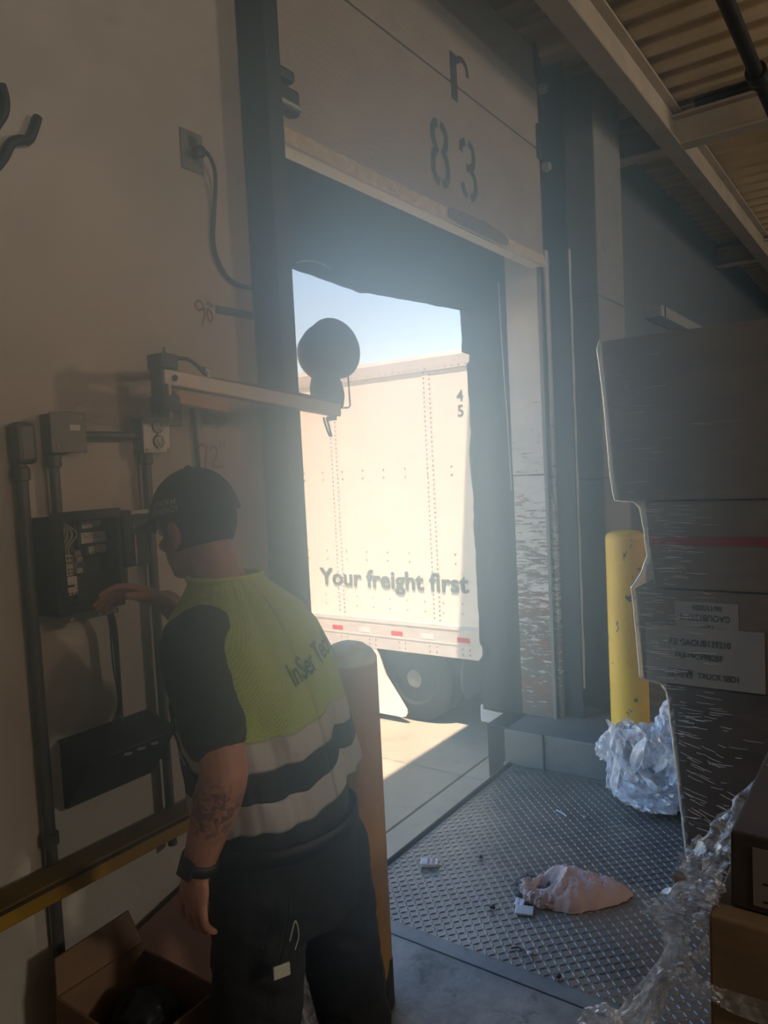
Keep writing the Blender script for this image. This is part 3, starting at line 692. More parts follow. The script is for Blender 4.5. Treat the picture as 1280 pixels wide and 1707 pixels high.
# dock light on its hinged arm
dl = thing('dock_light', (1.26, 0, 1.95), 'bell-shaped dock loading light on a grey wall arm in the doorway', 'dock light')
for z0, z1 in ((2.058, 2.098), (1.950, 1.992)):
    MB().box(1.236, 1.290, -0.208, -0.150, z0, z1).build('hinge_knuckle', M_BLACKSTEEL, dl, bevel=0.004)
    MB().obox((1.345, -0.085, (z0+z1)/2), (0.62, 0.78, 0), (-0.78, 0.62, 0), (0, 0, 1), 0.105, 0.012, 0.012).build('bracket_strut', M_BLACKSTEEL, dl, bevel=0.002)
MB().box(1.236, 1.246, -0.205, -0.160, 1.992, 2.058).build('hinge_plate', M_BLACKSTEEL, dl, bevel=0.002)
MB().box(1.385, 1.455, -0.012, 0.0, 1.93, 2.12).build('wall_plate', M_BOXGREY, dl, bevel=0.002)
MB().tube([(1.268, -0.19, 1.935), (1.268, -0.19, 2.115)], 0.008, 10).build('hinge_pin', M_GALV, dl, smooth=40)
a0, a1 = Vector((1.252, -0.18, 2.040)), Vector((1.972, -0.18, 1.977)); ad = (a1-a0).normalized(); an = Vector((0, 1, 0)).cross(ad)
arm = MB().obox((a0+a1)/2, ad, (0, 1, 0), an, (a1-a0).length/2, 0.017, 0.0205).build('arm', M_ALU, dl, bevel=0.003)
q = MB(); screw(q, 1.285, -0.197, 2.037, 0.008); q.build('arm_bolt', M_ENC, arm)
b0, b1 = Vector((1.288, -0.18, 1.990)), Vector((1.470, -0.18, 1.969)); bd = (b1-b0).normalized()
MB().obox((b0+b1)/2, bd, (0, 1, 0), Vector((0, 1, 0)).cross(bd), (b1-b0).length/2, 0.016, 0.0165).build('brace_bar', M_WOODBAR, dl, bevel=0.003)
MB().tube(smoothed([(1.30, -0.185, 2.090), (1.34, -0.186, 2.092), (1.372, -0.185, 2.078), (1.402, -0.182, 2.058), (1.45, -0.182, 2.044), (1.62, -0.183, 2.034), (1.80, -0.183, 2.020), (1.93, -0.183, 2.006)]), 0.0055, 8).build('lamp_cord', M_CABLE, dl, smooth=60)
q = MB().tube([(1.412, -0.18, 2.045), (1.412, -0.18, 2.066)], 0.012, 8); q.tube([(1.398, -0.18, 2.070), (1.425, -0.18, 2.066)], 0.009, 8); q.build('cord_clamp', M_GALV, arm, smooth=50)
# lamp head: a bell reflector with its neck down on the arm, turned away to the trailer
hd = Vector((0.16, 0.28, 0.95)).normalized()
LC = Vector((1.968, -0.15, 1.995))
aim = Vector((0.85, 0.05, 0.32)).normalized()
q = MB(); q.lathe([(0.020, -0.015), (0.048, -0.005), (0.058, 0.03), (0.056, 0.075), (0.046, 0.105), (0.03, 0.12)], LC, hd, 28).build('lamp_neck', M_BLACKSTEEL, dl, smooth=50)
HC = LC+hd*0.200+Vector((0.018, -0.015, 0))
q = MB(); q.lathe([(0.012, -0.100), (0.052, -0.090), (0.082, -0.060), (0.098, -0.015), (0.104, 0.030), (0.108, 0.045), (0.103, 0.047), (0.098, 0.03), (0.090, -0.012), (0.074, -0.052), (0.045, -0.080), (0.012, -0.088)], HC, aim, 36).build('lamp_shade', M_BLACKSTEEL, dl, smooth=50)
MB().ball(HC+aim*0.0, 0.045, 16, 10).build('bulb', plain('unlit bulb', (200, 200, 196), 0.3), dl, smooth=80)
MB().tube([(1.93, -0.16, 1.987), (2.06, -0.155, 1.992), (2.078, -0.153, 1.998), (2.076, -0.152, 2.145), (2.05, -0.148, 2.160)], 0.0035, 8).build('yoke', M_GALV, dl, smooth=50)
for dx in (0, 0.016):
    MB().tube(smoothed([(1.915+dx, -0.165, 1.955), (1.925+dx, -0.165, 1.925), (1.945+dx*.6, -0.163, 1.892)]), 0.004, 6).build('cord_tail', M_CABLE, dl, smooth=50)
MB().box(1.930, 1.955, -0.19, -0.165, 1.944, 1.958).build('arm_clip', M_BLACKSTEEL, dl, bevel=0.002)
# small twin bracket under the arm and the thin cord
tb = thing('twin_clamp', (1.576, 0, 1.927), 'small pale bracket with two round clamps, below the dock light arm', 'bracket')
MB().box(1.535, 1.617, -0.006, 0, 1.928, 1.968).build('plate', M_BOXPALE, tb, bevel=0.002)
for x in (1.552, 1.600):
    MB().lathe([(0.0185, 0), (0.0185, 0.022), (0.013, 0.028), (0.010, 0.020)], (x, -0.006, 1.952), (0, -1, 0), 18).build('round_clamp', M_BOXGREY, tb, smooth=40)
tag(MB().tube(smoothed([(1.500, -0.012, 1.99), (1.503, -0.010, 1.93), (1.506, -0.010, 1.85), (1.508, -0.010, 1.75), (1.505, -0.010, 1.5)]), 0.006, 8).build('thin_cord', M_CABLE, smooth=60), 'thin dark cord hanging straight down from the dock light arm behind the man', 'power cord')
# tape and handwriting
tag(MB().box(1.622, 1.7835, -0.0012, 0, 2.280, 2.306).build('tape_strip', M_BLUETAPE), 'strip of faded blue tape beside the handwritten 90 mark', 'tape')
def scribble(label, strokes, w, cat='handwriting', ma=M_MARKER):
    q = MB()
    for s2 in strokes: ribbon(q, smoothed([(x, z, 0) for x, z in s2], 6), w, lambda u, v: (u, -0.0012, v))
    tag(q.build('height_mark', ma), label, cat)
scribble('handwritten red 90 inch mark left of the blue tape', [
    [(1.578, 2.286), (1.566, 2.306), (1.548, 2.306), (1.542, 2.290), (1.556, 2.280), (1.576, 2.288), (1.574, 2.262), (1.562, 2.235)],
    [(1.602, 2.275), (1.592, 2.290), (1.586, 2.272), (1.594, 2.252), (1.606, 2.258), (1.606, 2.276), (1.600, 2.286)],
    [(1.592, 2.312), (1.593, 2.300)], [(1.602, 2.310), (1.603, 2.300), (1.616, 2.302)]], 0.0056)
scribble('large handwritten red 72 inch mark above the man\'s cap', [
    [(1.512, 1.868), (1.535, 1.876), (1.549, 1.868), (1.545, 1.835), (1.538, 1.800)],
    [(1.563, 1.856), (1.577, 1.870), (1.591, 1.860), (1.586, 1.838), (1.568, 1.812), (1.590, 1.806), (1.614, 1.808)],
    [(1.606, 1.884), (1.605, 1.866)], [(1.622, 1.882), (1.620, 1.864)]], 0.0068)
scribble('faint pencil zigzag scratched on the wall beside the tan bar', [[(1.650, 1.985), (1.668, 2.015), (1.678, 2.026), (1.682, 2.0), (1.690, 1.988), (1.700, 2.010), (1.708, 2.016)]], 0.0022, 'scratch', M_BOXGREY)
# black stroke of flexible hose high at the left edge of the wall
tag(MB().tube(smoothed([(0.955, -0.012, 2.520), (0.978, -0.014, 2.552), (0.996, -0.016, 2.588), (1.020, -0.016, 2.604), (1.042, -0.015, 2.612), (1.060, -0.014, 2.645), (1.072, -0.012, 2.676)]), [0.012]*36+[0.011]*13, 10).build('hose_stub', M_CABLE, smooth=60), 'short kinked length of black hose high on the left wall, its end free', 'hose')
tag(MB().tube(smoothed([(0.965, -0.012, 2.62), (0.985, -0.014, 2.655), (0.990, -0.014, 2.69), (0.985, -0.012, 2.72)]), 0.012, 10).build('hose_stub', M_CABLE, smooth=60), 'cut end of black hose at the picture\'s far left edge, above the kinked one', 'hose')
# sprinkler pipe under the roof, and a dark rod for a shaded gap
pp = thing('sprinkler_pipe', (5, -1.113, 3.66), 'dark sprinkler pipe with a coupling running under the ribbed roof', 'pipe')
MB().tube([(-6.9, -1.113, 3.70), (12.9, -1.113, 3.70)], 0.034, 14).build('pipe', M_PIPE, pp, smooth=60)
MB().lathe([(0.034, 0), (0.052, 0.004), (0.052, 0.05), (0.045, 0.055), (0.045, 0.08), (0.052, 0.085), (0.052, 0.13), (0.034, 0.134)], (4.36, -1.113, 3.70), (1, 0, 0), 16).build('coupling', M_PIPE, pp, smooth=40)
MB().tube([(4.42, -1.113, 3.70), (4.42, -1.20, 3.70)], 0.010, 8).build('sprinkler_bolt', M_PIPE, pp, smooth=40)
for x in (-3, 0.5, 7.6): MB().tube([(x, -1.113, 3.73), (x, -1.113, 4.08)], 0.006, 6).build('hanger_rod', M_PIPE, pp)
p2 = thing('shade_gap_rod', (5.37, -3, 4.0), 'dark rod standing for the shade between the roof cross beam and deck', 'pipe')
MB().tube([(5.30, -5.05, 4.030), (5.30, -0.62, 4.030)], 0.024, 12).build('pipe', M_PIPE, p2, smooth=60)  # dark rod added to make the shaded gap above the cross beam
MB().box(5.27, 5.33, -2.0, -1.96, 3.98, 4.06).build('rod_clip', M_PIPE, p2)
# pale duct bracket on the far wall above the stack
w2 = thing('wall_bracket', (6.6, -0.06, 2.87), 'pale wooden ledge on the far wall, just above the wrapped stack', 'ledge')
MB().box(6.25, 8.6, -0.13, 0.0, 2.875, 2.965).build('board', M_GALV, w2, bevel=0.004)
MB().box(6.33, 6.36, -0.134, -0.13, 2.875, 2.965).build('seam', M_ENC, w2)

# ---------------------------------------------------------------- cartons, wrap and litter
def m_card(name, a, b):
    t = NT(name)
    c = t.ramp(t.noise(5, 5, 0.6, (1, 1, 3)), [(0.3, lin(a)), (0.7, lin(b))])
    t.set(Base_Color=c, Roughness=0.75); t.bump(t.noise(40, 3, 0.5, (0.2, 0.2, 4)), 0.15, 0.002); return t.m
M_CARD = m_card('brown carton board', (84, 70, 58), (102, 86, 70))
M_CARD2 = m_card('kraft carton board', (116, 94, 70), (138, 112, 84))
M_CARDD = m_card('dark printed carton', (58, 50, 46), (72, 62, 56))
M_TAPER = plain('red packing tape', (118, 34, 36), 0.35, 0, 0.15, 20)
M_TAPEB = plain('brown packing tape', (140, 112, 76), 0.3, 0, 0.15, 20)
M_LABEL = plain('shipping label paper', (126, 120, 114), 0.75, 0, 0.06, 8, 0.03)
M_PRINT = plain('label print', (34, 33, 34), 0.8, 0, 0.05, 9, 0)
M_PALLET = plain('pallet wood', (120, 98, 70), 0.85, 0, 0.3, 10, 0.3)
def film_mat(name, base, amin, amax, sc, lo, hi, bs, scale=30, rough=0.16, dist=0.5, gloss=0.45):
    """clear stretch film: see-through, whitish where it is creased or layered"""
    t = NT(name); t.t.nodes.remove(t.b)
    tr_ = t.n('ShaderNodeBsdfTransparent'); tr_.inputs[0].default_value = (0.97, 0.97, 0.97, 1)
    gl = t.n('ShaderNodeBsdfGlossy'); gl.inputs['Roughness'].default_value = rough; gl.inputs[0].default_value = (0.95, 0.95, 0.95, 1)
    tl_ = t.n('ShaderNodeBsdfTranslucent'); tl_.inputs[0].default_value = base + (1,)
    df = t.n('ShaderNodeBsdfDiffuse'); df.inputs[0].default_value = base + (1,)
    m1 = t.n('ShaderNodeMixShader'); m1.inputs[0].default_value = 0.5; t.l(tl_.outputs[0], m1.inputs[1]); t.l(df.outputs[0], m1.inputs[2])
    m2 = t.n('ShaderNodeMixShader'); m2.inputs[0].default_value = gloss; t.l(m1.outputs[0], m2.inputs[1]); t.l(gl.outputs[0], m2.inputs[2])
    f = t.ramp(t.noise(scale, 6, 0.65, sc, dist), [(lo, (amin,)*3), (hi, (amax,)*3)])
    lw = t.n('ShaderNodeLayerWeight'); lw.inputs[0].default_value = 0.35
    f2 = t.math('ADD', f, t.math('MULTIPLY', lw.outputs['Facing'], 0.22), True)
    m3 = t.n('ShaderNodeMixShader'); t.l(f2, m3.inputs[0]); t.l(tr_.outputs[0], m3.inputs[1]); t.l(m2.outputs[0], m3.inputs[2])
    nb = t.n('ShaderNodeBump'); nb.inputs['Strength'].default_value = bs; nb.inputs['Distance'].default_value = 0.006
    t.l(t.noise(scale*1.5, 5, 0.6, sc, dist), nb.inputs['Height'])
    for s_ in (gl, df, tl_): t.l(nb.outputs[0], s_.inputs['Normal'])
    t.l(m3.outputs[0], t.o.inputs['Surface']); return t.m
M_WRAP = film_mat('stretch wrap', (0.80, 0.80, 0.78), 0.02, 0.42, (0.3, 0.06, 1.6), 0.60, 0.86, 0.8, 42, 0.14, 0.35)
M_FILM = film_mat('crumpled clear film', (0.88, 0.89, 0.92), 0.20, 0.85, (1, 1, 1), 0.40, 0.68, 0.8, 26, 0.2, 0.8, 0.3)
M_HEAP = film_mat('crumpled whitish film', (0.86, 0.88, 0.93), 0.40, 0.92, (1, 1, 1), 0.36, 0.66, 0.7, 22, 0.3, 0.9, 0.16)

def shear_box(q, x0, x1, yn, yf0, yf1, z0, z1):
    return q.add([(x0, yn, z0), (x1, yn, z0), (x1, yf0, z0), (x0, yf0, z0), (x0, yn, z1), (x1, yn, z1), (x1, yf1, z1), (x0, yf1, z1)],
                 [(0, 3, 2, 1), (4, 5, 6, 7), (0, 1, 5, 4), (1, 2, 6, 5), (2, 3, 7, 6), (3, 0, 4, 7)])
def carton(label, x0, x1, yn, yf0, yf1, z0, z1, ma, tape=None, seam=True, group='cartons on the wrapped pallet'):
    t = thing('carton', ((x0+x1)/2, (yn+yf0)/2, z0), label, 'box', group)
    shear_box(MB(), x0, x1, yn, yf0, yf1, z0, z1).build('body', ma, t, bevel=0.006)
    if seam:
        zs = z1+0.0006
        shear_box(MB(), x0+0.02, x1-0.02, (yn+yf1)/2-0.03, (yn+yf1)/2+0.03, (yn+yf1)/2+0.03, z1-0.001, zs).build('tape', M_TAPEB, t)
    if tape: tape(t)
    return t
XF = 2.90
carton('large brown carton on top of the film-wrapped pallet stack', XF, 3.66, -1.75, -0.800, -0.762, 1.602, 2.226, M_CARD)
carton('brown carton with a red tape band, second from the top of the wrapped stack', XF+0.004, 3.66, -1.72, -0.940, -0.912, 1.266, 1.598, M_CARD,
       lambda t: MB().box(XF+0.0005, XF+0.004, -1.72, -0.928, 1.432, 1.466).build('red_tape', M_TAPER, t))
def labels(t):
    def sheet(name, y0, y1, z0, z1, x, tilt=0.0):
        return MB().add([(x, y0, z1), (x, y1, z1-tilt), (x, y1, z0-tilt), (x, y0, z0), (x+0.0012, y0, z1), (x+0.0012, y1, z1-tilt), (x+0.0012, y1, z0-tilt), (x+0.0012, y0, z0)],
                        [(0, 1, 2, 3), (7, 6, 5, 4), (0, 4, 5, 1), (1, 5, 6, 2), (2, 6, 7, 3), (3, 7, 4, 0)]).build(name, M_LABEL, t)
    up_ = sheet('shipping_label', -1.016, -1.236, 1.05, 1.222, XF-0.0010)
    lo_ = sheet('shipping_label', -0.905, -1.320, 0.903, 1.126, XF-0.0034)
    def row(txt, size, yc, z, par, flip=False, x=XF-0.0045, sx=1.0):
        s = -1 if flip else 1
        text_mb(txt, size, lambda u, v, w: (x-w*0.2, yc-s*u*sx, z+s*v), 0, 0.0005).build('printed_line', M_PRINT, par)
    row('FZ-GAOUB139210', 0.034, -1.101, 1.056, lo_, sx=0.80)
    row('FBA19CV9B2BF', 0.032, -1.097, 1.005, lo_, sx=0.80)
    row('TRUCK SBD1', 0.031, -1.165, 0.934, lo_, sx=0.80)
    row('\u4e9a\u9a6c\u900a', 0.036, -1.030, 0.933, lo_, sx=0.9)
    row('FZ\u2014', 0.028, -1.128, 1.136, up_, True, XF-0.0018, 0.8)
    row('GAOUB139210', 0.034, -1.121, 1.175, up_, True, XF-0.0018, 0.8)
    row('06/11/2026', 0.028, -1.129, 1.210, up_, True, XF-0.0018, 0.8)
carton('brown carton with two overlapping shipping labels in the wrapped stack', XF, 3.66, -1.75, -0.890, -0.866, 0.900, 1.262, M_CARD, labels)
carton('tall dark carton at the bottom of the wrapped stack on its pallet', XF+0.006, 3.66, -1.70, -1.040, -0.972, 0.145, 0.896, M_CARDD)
pal = thing('pallet', (3.28, -1.37, 0), 'wooden pallet under the film-wrapped stack of cartons', 'pallet')
for k in range(6):
    y = -1.74+k*0.134; MB().box(XF, 3.68, y, y+0.09, 0.124, 0.142).build('deck_board', M_PALLET, pal, bevel=0.002)
for x in (2.92, 3.24, 3.60): MB().box(x, x+0.05, -1.74, -0.98, 0.02, 0.122).build('stringer', M_PALLET, pal, bevel=0.003)
for y in (-1.72, -1.40, -1.08): MB().box(XF, 3.68, y, y+0.09, 0.005, 0.020).build('bottom_board', M_PALLET, pal, bevel=0.002)
# the stretch wrap round the whole stack, bridging the steps between the cartons
PROF = [(0.02, -1.045), (0.145, -1.046), (0.5, -1.018), (0.86, -0.985), (0.895, -0.962), (0.906, -0.884), (1.0, -0.880), (1.22, -0.866), (1.262, -0.860), (1.275, -0.872), (1.33, -0.905), (1.39, -0.925), (1.50, -0.915), (1.575, -0.903), (1.598, -0.880), (1.606, -0.806), (1.7, -0.793), (2.0, -0.776), (2.20, -0.757), (2.232, -0.768), (2.25, -0.80)]
def yfar(z):
    for (z0, y0), (z1, y1) in zip(PROF, PROF[1:]):
        if z <= z1: return y0+(y1-y0)*(z-z0)/(z1-z0)
    return PROF[-1][1]
def wrap(u, v):
    z = 0.02+2.225*v; yf = yfar(z)+0.006; xw = XF-0.008; rc = 0.014
    L1 = (yf-rc)+1.78; Lc = rc*PI/2; L2 = 0.76
    s = u*(L1+Lc+L2)
    cre = 0.0035*fbm(Vector((s*2.2, z*38, 0.0)), 5)+0.002*fbm(Vector((s*9, z*60, 3.0)), 3)
    near = math.exp(-((s-L1)/0.10)**2)
    cre *= (0.55+1.5*near)
    if s < L1: p, n = Vector((xw, -1.78+s, z)), Vector((-1, 0, 0))
    elif s < L1+Lc:
        a = (s-L1)/rc; n = Vector((-math.cos(a), math.sin(a), 0)); p = Vector((xw+rc, yf-rc, z))+n*rc
    else: p, n = Vector((xw+rc+(s-L1-Lc), yf, z)), Vector((0, 1, 0))
    return p+n*cre
us = [0, .15, .3] + [0.3+0.012*k for k in range(1, 36)] + [0.74, 0.8, 0.86, 0.92, 1.0]
sw = thing('stretch_wrap', (3.2, -1.3, 0.0), 'clear stretch film wrapped tightly round the tall pallet stack', 'plastic wrap')
q = MB(); nu = len(us)-1
q.grid(lambda u, v: wrap(us[int(round(u*nu))], v), nu, 420); q.build('film', M_WRAP, sw, smooth=80)
# pale slivers set on the film's folds for its streak highlights
q = MB(); rr = random.Random(5)
for k in range(330):
    z = rr.uniform(0.16, 2.2); dens = rr.random()
    if z > 1.6 and dens > 0.55: continue
    ye = yfar(z)-0.004; y0 = ye-abs(rr.gauss(0.015, 0.085))-0.003; ln_ = rr.uniform(0.015, 0.09); sl_ = rr.uniform(-0.10, 0.10)+(0.35 if 0.2 < z < 0.7 and rr.random() < 0.5 else 0)
    pts = [(XF-0.0135-0.003*math.sin(PI*i/5), y0-ln_*i/5, z-sl_*ln_*i/5+0.0006*math.sin(i*2+k)) for i in range(6)]
    w_ = rr.uniform(0.0003, 0.0010)
    q.add([(x, y, zz+w_*math.sin(PI*(i+.5)/6)) for i, (x, y, zz) in enumerate(pts)]+[(x-0.0035, y, zz-w_*math.sin(PI*(i+.5)/6)) for i, (x, y, zz) in enumerate(pts)], [(i, i+1, 7+i, 6+i) for i in range(5)])
M_HIGHLIGHT = film_mat('film highlight', (0.92, 0.92, 0.90), 0.5, 0.95, (1, 1, 1), 0.3, 0.6, 0.3, 20, 0.12)
tag(q.build('crease_highlights', M_HIGHLIGHT, sw, smooth=80), kind='stuff')

q = MB()
zs = [0.15+2.08*k/260 for k in range(261)]
q.tube([(XF+0.004, yfar(z)+0.0075+0.0015*fbm(Vector((z*30, 2, 0))), z) for z in zs], 0.0035, 6)
q.build('film_rim_light', M_HIGHLIGHT, sw, smooth=70)  # pale tube added along the corner for the film's rim-lit edge

# crumpled film
def crumple(c, r, seed, amp=0.34, sub=5, flat=1.0, squash=None):
    bm = bmesh.new(); bmesh.ops.create_icosphere(bm, subdivisions=sub, radius=1.0)
    S = Vector((seed*3.1, seed*1.7, seed*5.3))
    q = MB(); vs_ = []
    for v in bm.verts:
        d = v.co.normalized()
        n1 = fbm(d*1.3+S, 3); n2 = 1-abs(fbm(d*2.6+S*2, 3))*2; n3 = 1-abs(fbm(d*6.5+S*3, 4))*2; n4 = 1-abs(fbm(d*15+S*4, 3))*2
        k = 1+amp*(0.9*n1+0.42*n2+0.20*n3+0.08*n4)-amp*0.5
        p = Vector((d.x*r[0], d.y*r[1], d.z*r[2]))*k+Vector(c)
        if p.z < 0.004: p.z = 0.004+0.01*abs(n3)
        vs_.append(p)
    q.add(vs_, [tuple(x.index for x in f.verts) for f in bm.faces]); bm.free(); return q
def twist(q, pts, w, seed, amp=0.35, n=10, nv=6):
    """a twisted, gathered strip of film along the points"""
    P = smoothed(pts, n); o = len(q.v); N = len(P)
    for i, p in enumerate(P):
        t = (P[min(i+1, N-1)]-P[max(i-1, 0)]).normalized(); a = t.orthogonal().normalized(); b = t.cross(a)
        ww = w(i/(N-1)) if callable(w) else w
        for j in range(nv+1):
            s = j/nv*2-1; ph = 2.0*fbm(Vector((i*0.09, seed, 0)), 2)+seed
            r_ = a*math.cos(ph)+b*math.sin(ph); n_ = t.cross(r_)
            q.v.append(p+r_*(ww*s)+n_*(ww*amp*fbm(Vector((i*0.16, s*2.4, seed*3)), 4)*2.2))
    for i in range(N-1):
        for j in range(nv):
            a_ = o+i*(nv+1)+j; q.f.append((a_, a_+1, a_+nv+2, a_+nv+1))
    return q
hp = thing('film_heap', (3.8, -0.62, 0), 'big heap of crumpled clear plastic film by the curb and bright bollard', 'plastic film')
for c, r_, sd in (((3.82, -0.66, 0.20), (0.15, 0.20, 0.20), 1.1), ((3.76, -0.80, 0.26), (0.13, 0.15, 0.22), 2.3), ((3.80, -0.48, 0.25), (0.10, 0.11, 0.11), 3.7), ((3.70, -0.70, 0.09), (0.12, 0.20, 0.08), 4.9), ((3.74, -0.88, 0.20), (0.12, 0.12, 0.19), 6.1), ((3.84, -0.78, 0.40), (0.09, 0.10, 0.12), 8.8)):
    crumple(c, r_, sd, 0.42).build('crumpled_film', M_HEAP, hp, smooth=50)
q = MB()
for k in range(11):
    a = R.uniform(0, 6.3); c = Vector((3.76, -0.68, 0.22))
    pts = [c+Vector((0.10*math.cos(a+i*0.7)+R.uniform(-.04, .04)-0.04, 0.20*math.sin(a+i*0.7), R.uniform(-0.16, 0.22))) for i in range(5)]
    pts = [Vector((p.x, p.y, max(p.z, 0.03))) for p in pts]
    twist(q, pts, R.uniform(0.02, 0.045), k*1.3)
q.build('twisted_strip', M_HEAP, hp, smooth=60)

# cartons in the foreground with torn film hanging off them
t = carton('kraft carton in the front right corner with torn film hanging over it', 1.500, 2.15, -2.10, -1.412, -1.418, 0.150, 0.872, M_CARD2, group='cartons in the foreground')
t = carton('small dark carton with a white barcode label, on the front kraft carton', 1.545, 2.05, -1.98, -1.449, -1.452, 0.874, 1.030, M_CARDD, group='cartons in the foreground')
lb_ = MB().box(1.5425, 1.545, -1.600, -1.492, 0.890, 1.006).build('barcode_label', M_LABEL, t)
q = MB(); y = -1.525
for k in range(26):
    w_ = R.choice((0.0012, 0.002, 0.003)); q.box(1.5418, 1.5424, y-w_, y, 0.965, 0.995); y -= w_+R.choice((0.0012, 0.002))
q.build('barcode', M_PRINT, lb_)
q = MB()
for k in range(5): q.box(1.5418, 1.5424, -1.59, -1.51-0.01*(k % 3), 0.900+k*0.012, 0.904+k*0.012)
q.build('printed_line', M_PRINT, lb_)
fp = thing('pallet', (1.8, -1.75, 0), 'wooden pallet hidden under the foreground cartons', 'pallet')
for k in range(5): MB().box(1.50, 2.2, -2.1+k*0.15, -2.0+k*0.15, 0.124, 0.146).build('deck_board', M_PALLET, fp, bevel=0.002)
for x in (1.54, 1.82, 2.12): MB().box(x, x+0.05, -2.1, -1.42, 0.0, 0.122).build('stringer', M_PALLET, fp, bevel=0.003)
ft = thing('torn_film', (1.58, -1.36, 0.5), 'torn bunch of clear film trailing off the foreground cartons to the floor', 'plastic film')
A = smoothed([(1.946, -1.489, 1.048), (1.890, -1.448, 1.010), (1.805, -1.401, 0.962), (1.702, -1.364, 0.917), (1.636, -1.344, 0.888), (1.629, -1.372, 0.859), (1.616, -1.356, 0.828), (1.593, -1.324, 0.817), (1.564, -1.285, 0.800)], 14)
B = smoothed([(1.740, -1.560, 0.975), (1.680, -1.500, 0.975), (1.600, -1.451, 0.965), (1.560, -1.440, 0.940), (1.540, -1.436, 0.900), (1.535, -1.430, 0.884), (1.530, -1.425, 0.866), (1.525, -1.412, 0.830), (1.540, -1.355, 0.790)], 14)
def between(A, B, nv, amp, seed, sag=0.0):
    q = MB(); N = len(A)-1
    def fn_(u, v):
        i = int(round(u*N)); a, b = A[i], B[i]
        p = a.lerp(b, v); e = math.sin(PI*v)
        n1 = fbm(Vector((u*11, v*4, seed)), 5); n2 = fbm(Vector((u*26, v*8, seed+9)), 4)
        return p+Vector((-1.0, 0.45, 0.5))*(amp*n1)+Vector((0.3, 0.8, -0.5))*(amp*0.7*n2)+Vector((0, 0, -sag*e))
    q.grid(fn_, N, nv); return q
between(A, B, 26, 0.020, 2.0).build('draped_sheet', M_FILM, ft, smooth=60)
A2 = [p+Vector((-0.012, 0.012, 0.006)) for p in A[40:]]; B2 = [p+Vector((-0.02, 0.01, -0.004)) for p in B[40:]]
between(A2, B2, 22, 0.026, 5.0).build('draped_sheet', M_FILM, ft, smooth=60)
TL = smoothed([(1.564, -1.285, 0.800), (1.578, -1.308, 0.767), (1.579, -1.331, 0.727), (1.558, -1.292, 0.659), (1.537, -1.251, 0.602), (1.515, -1.209, 0.543), (1.50, -1.17, 0.47), (1.49, -1.15, 0.36)], 12)
TR = smoothed([(1.563, -1.355, 0.790), (1.568, -1.365, 0.752), (1.561, -1.360, 0.715), (1.545, -1.326, 0.653), (1.540, -1.307, 0.596), (1.535, -1.289, 0.551), (1.53, -1.27, 0.47), (1.52, -1.25, 0.35)], 12)
between(TL, TR, 18, 0.014, 8.0).build('gathered_tail', M_FILM, ft, smooth=60)
q = MB()
for k in range(9):
    f_ = k/8; sd = k*2.1
    pts = [TL[i].lerp(TR[i], min(1, max(0, f_+0.25*math.sin(i*0.06+sd))))+Vector((-0.012, 0.006, 0)) for i in range(8+k % 3*6, len(TL), 9)]
    twist(q, pts, 0.006+0.004*(k % 3), sd, 0.5, 6, 3)
q.build('gathered_strand', M_FILM, ft, smooth=60)
q = MB()
twist(q, [(1.530, -1.407, 0.831), (1.525, -1.412, 0.800), (1.520, -1.393, 0.765), (1.530, -1.362, 0.734), (1.545, -1.333, 0.713)], 0.012, 3.0, 0.3)
twist(q, [(1.564, -1.285, 0.800), (1.60, -1.33, 0.835), (1.60, -1.40, 0.86)], 0.022, 7.0, 0.4)
q.build('twisted_strip', M_FILM, ft, smooth=60)
bt = smoothed([(1.505, -1.330, 0.722), (1.494, -1.380, 0.750), (1.490, -1.425, 0.735), (1.492, -1.466, 0.735), (1.492, -1.60, 0.740)], 12)
bb_ = smoothed([(1.508, -1.337, 0.701), (1.494, -1.384, 0.701), (1.490, -1.425, 0.700), (1.492, -1.463, 0.690), (1.492, -1.60, 0.680)], 12)
between(bt, bb_, 12, 0.007, 4.0).build('film_band', M_FILM, ft, smooth=60)
q = MB()
twist(q, [(1.49, -1.15, 0.36), (1.48, -1.13, 0.2), (1.49, -1.12, 0.05), (1.53, -1.16, 0.02), (1.6, -1.2, 0.03)], 0.06, 1.0, 0.5)
q.build('trailing_end', M_FILM, ft, smooth=60)
crumple((1.515, -1.205, 0.52), (0.05, 0.07, 0.06), 12.0, 0.5, 4).build('crumpled_film', M_FILM, ft, smooth=50)

